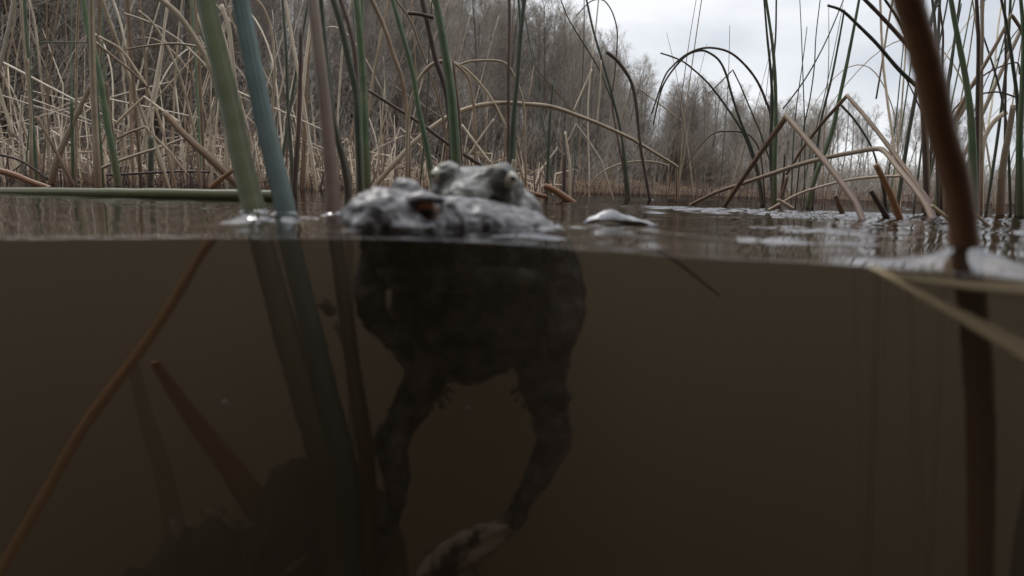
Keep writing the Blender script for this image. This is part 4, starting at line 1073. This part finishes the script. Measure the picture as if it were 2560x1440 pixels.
GLINT = [(2000, 533, .10, .12, .80), (2250, 540, .08, .10, .80), (1820, 526, .12, .16, .70), (2030, 575, .022, .025, .8), (2480, 575, .03, .05, .6),
         (1560, 497, .25, .45, .45), (1390, 562, .016, .02, .6), (600, 560, .006, .02, .8), (760, 545, .012, .02, .5), (850, 545, .010, .015, .8), (1900, 600, .03, .015, .35), (820, 470, .2, .4, .3), (1000, 585, .014, .012, .85), (1180, 590, .018, .012, .85), (1340, 592, .014, .014, .8)]
def water_h(x, y):
    rs = random.Random(21); h = np.zeros_like(x)
    d = np.hypot(x, y)
    near = np.exp(-(d / 1.2) ** 2)
    for i in range(14):
        lam = rs.uniform(.012, .06); a = rs.uniform(-1.2, 1.2) + math.pi / 2; k = 2 * math.pi / lam
        h += near * lam * .0013 * rs.uniform(.5, 1) * np.sin(k * (x * math.cos(a) + y * math.sin(a)) + rs.random() * 6.28)
    # livelier patches that catch the sky
    for (px, py, wx, wy, amp) in GLINT:
        c = on_water(px, py); g = np.exp(-((x - c.x) / wx) ** 2 - ((y - c.y) / wy) ** 2)
        if g.max() < 1e-3: continue
        for i in range(5):
            lam = rs.uniform(.010, .022) * (1 + 1.2 * c.y); a = rs.gauss(0, .5) + math.pi / 2; k = 2 * math.pi / lam
            h += g * amp * lam * .02 * np.sin(k * (x * math.cos(a) + y * math.sin(a)) + rs.random() * 6.28 + 1.5 * np.sin(x * 60 + i) )
    m = np.zeros_like(x)
    for (bx, by, r, A, Lr) in BASES:
        if math.hypot(bx, by) > 1.7: continue
        q = np.clip(np.hypot(x - bx, y - by) - r * .8, 0, None)
        m = np.maximum(m, A * np.exp(-q / Lr))
    C = np.concatenate(CONTOUR); sel = np.where((np.abs(x - C[:, 0].mean()) < .09) & (np.abs(y - C[:, 1].mean()) < .09))
    if len(sel[0]):
        P = np.stack([x[sel], y[sel]], -1); dm = np.full(len(P), 9.0)
        for c in C: dm = np.minimum(dm, np.hypot(P[:, 0] - c[0], P[:, 1] - c[1]))
        m[sel] = np.maximum(m[sel], .0015 * np.exp(-dm / .0032))
    return h + m

def build_water():
    # columns follow the port line, rows run outwards from it
    ang = np.arctan2(PX, PY + .9)
    A = np.concatenate([np.linspace(ang[0], -.17, 30)[:-1], np.linspace(-.17, .17, 620), np.linspace(.17, ang[-1], 30)[1:]])
    bx = np.interp(A, ang, PX); by = np.interp(A, ang, PY)
    # rays from the lens outwards near the middle so rows stay even in view
    dx, dy = bx, by + .0
    dirn = np.stack([bx, by + .06], -1); 
    wide = np.clip((np.abs(A) - .17) / .3, 0, 1)
    dirn = dirn / np.linalg.norm(dirn, axis=1, keepdims=True)
    fan = np.stack([np.sin(A * 1.25), np.cos(A * 1.25)], -1)
    dirn = dirn * (1 - wide[:, None]) + fan * wide[:, None]
    dirn /= np.linalg.norm(dirn, axis=1, keepdims=True)
    s = np.concatenate([np.linspace(0, .30, 240)[:-1], np.geomspace(.30, 2.0, 150)[:-1], np.geomspace(2.0, 140, 60)])
    X = bx[None, :] + s[:, None] * dirn[None, :, 0]; Y = by[None, :] + s[:, None] * dirn[None, :, 1]
    Z = water_h(X, Y)
    nr, nc = X.shape
    top = np.stack([X, Y, Z], -1).reshape(-1, 3)
    bot = top.copy(); bot[:, 2] = -.75
    # walls and floor use only the border of the grid
    V = list(map(tuple, top)); F = []
    i, j = np.meshgrid(np.arange(nr - 1), np.arange(nc - 1), indexing='ij')
    a = (i * nc + j).ravel()
    F += np.stack([a, a + 1, a + nc + 1, a + nc], -1).tolist()
    loop = [j for j in range(nc)] + [i * nc + nc - 1 for i in range(1, nr)] + [(nr - 1) * nc + j for j in range(nc - 2, -1, -1)] + [i * nc for i in range(nr - 2, 0, -1)]
    b0 = len(V)
    V += [(top[k][0], top[k][1], -.75) for k in loop]
    n = len(loop)
    for q in range(n):
        q2 = (q + 1) % n
        F.append((loop[q], b0 + q, b0 + q2, loop[q2]))
    # floor: fan of quads between the near and the far border
    near_ = list(range(nc)); 
    far_ = [nc - 1 + (nr - 1) + (nc - 1 - j) for j in range(nc)]
    left_ = [0] + [n - i for i in range(1, nr)]
    c0 = len(V)
    F.append(tuple(b0 + q for q in reversed(range(n))))
    me_o = new_obj("water", V, F, mat_water())
    bm = bmesh.new(); bm.from_mesh(me_o.data); bmesh.ops.recalc_face_normals(bm, faces=bm.faces)
    # outward: the top has to look up
    f0 = bm.faces[:] and max(bm.faces[:2000], key=lambda f: f.calc_area())
    if f0.normal.z < 0:
        bmesh.ops.reverse_faces(bm, faces=bm.faces)
    bm.to_mesh(me_o.data); bm.free()
    me_o.data.polygons.foreach_set('use_smooth', np.array([abs(p.normal.z) > .12 for p in me_o.data.polygons]))
    tag(me_o, "still brown pond water cut by the glass of the camera port", kind='structure')
build_water()
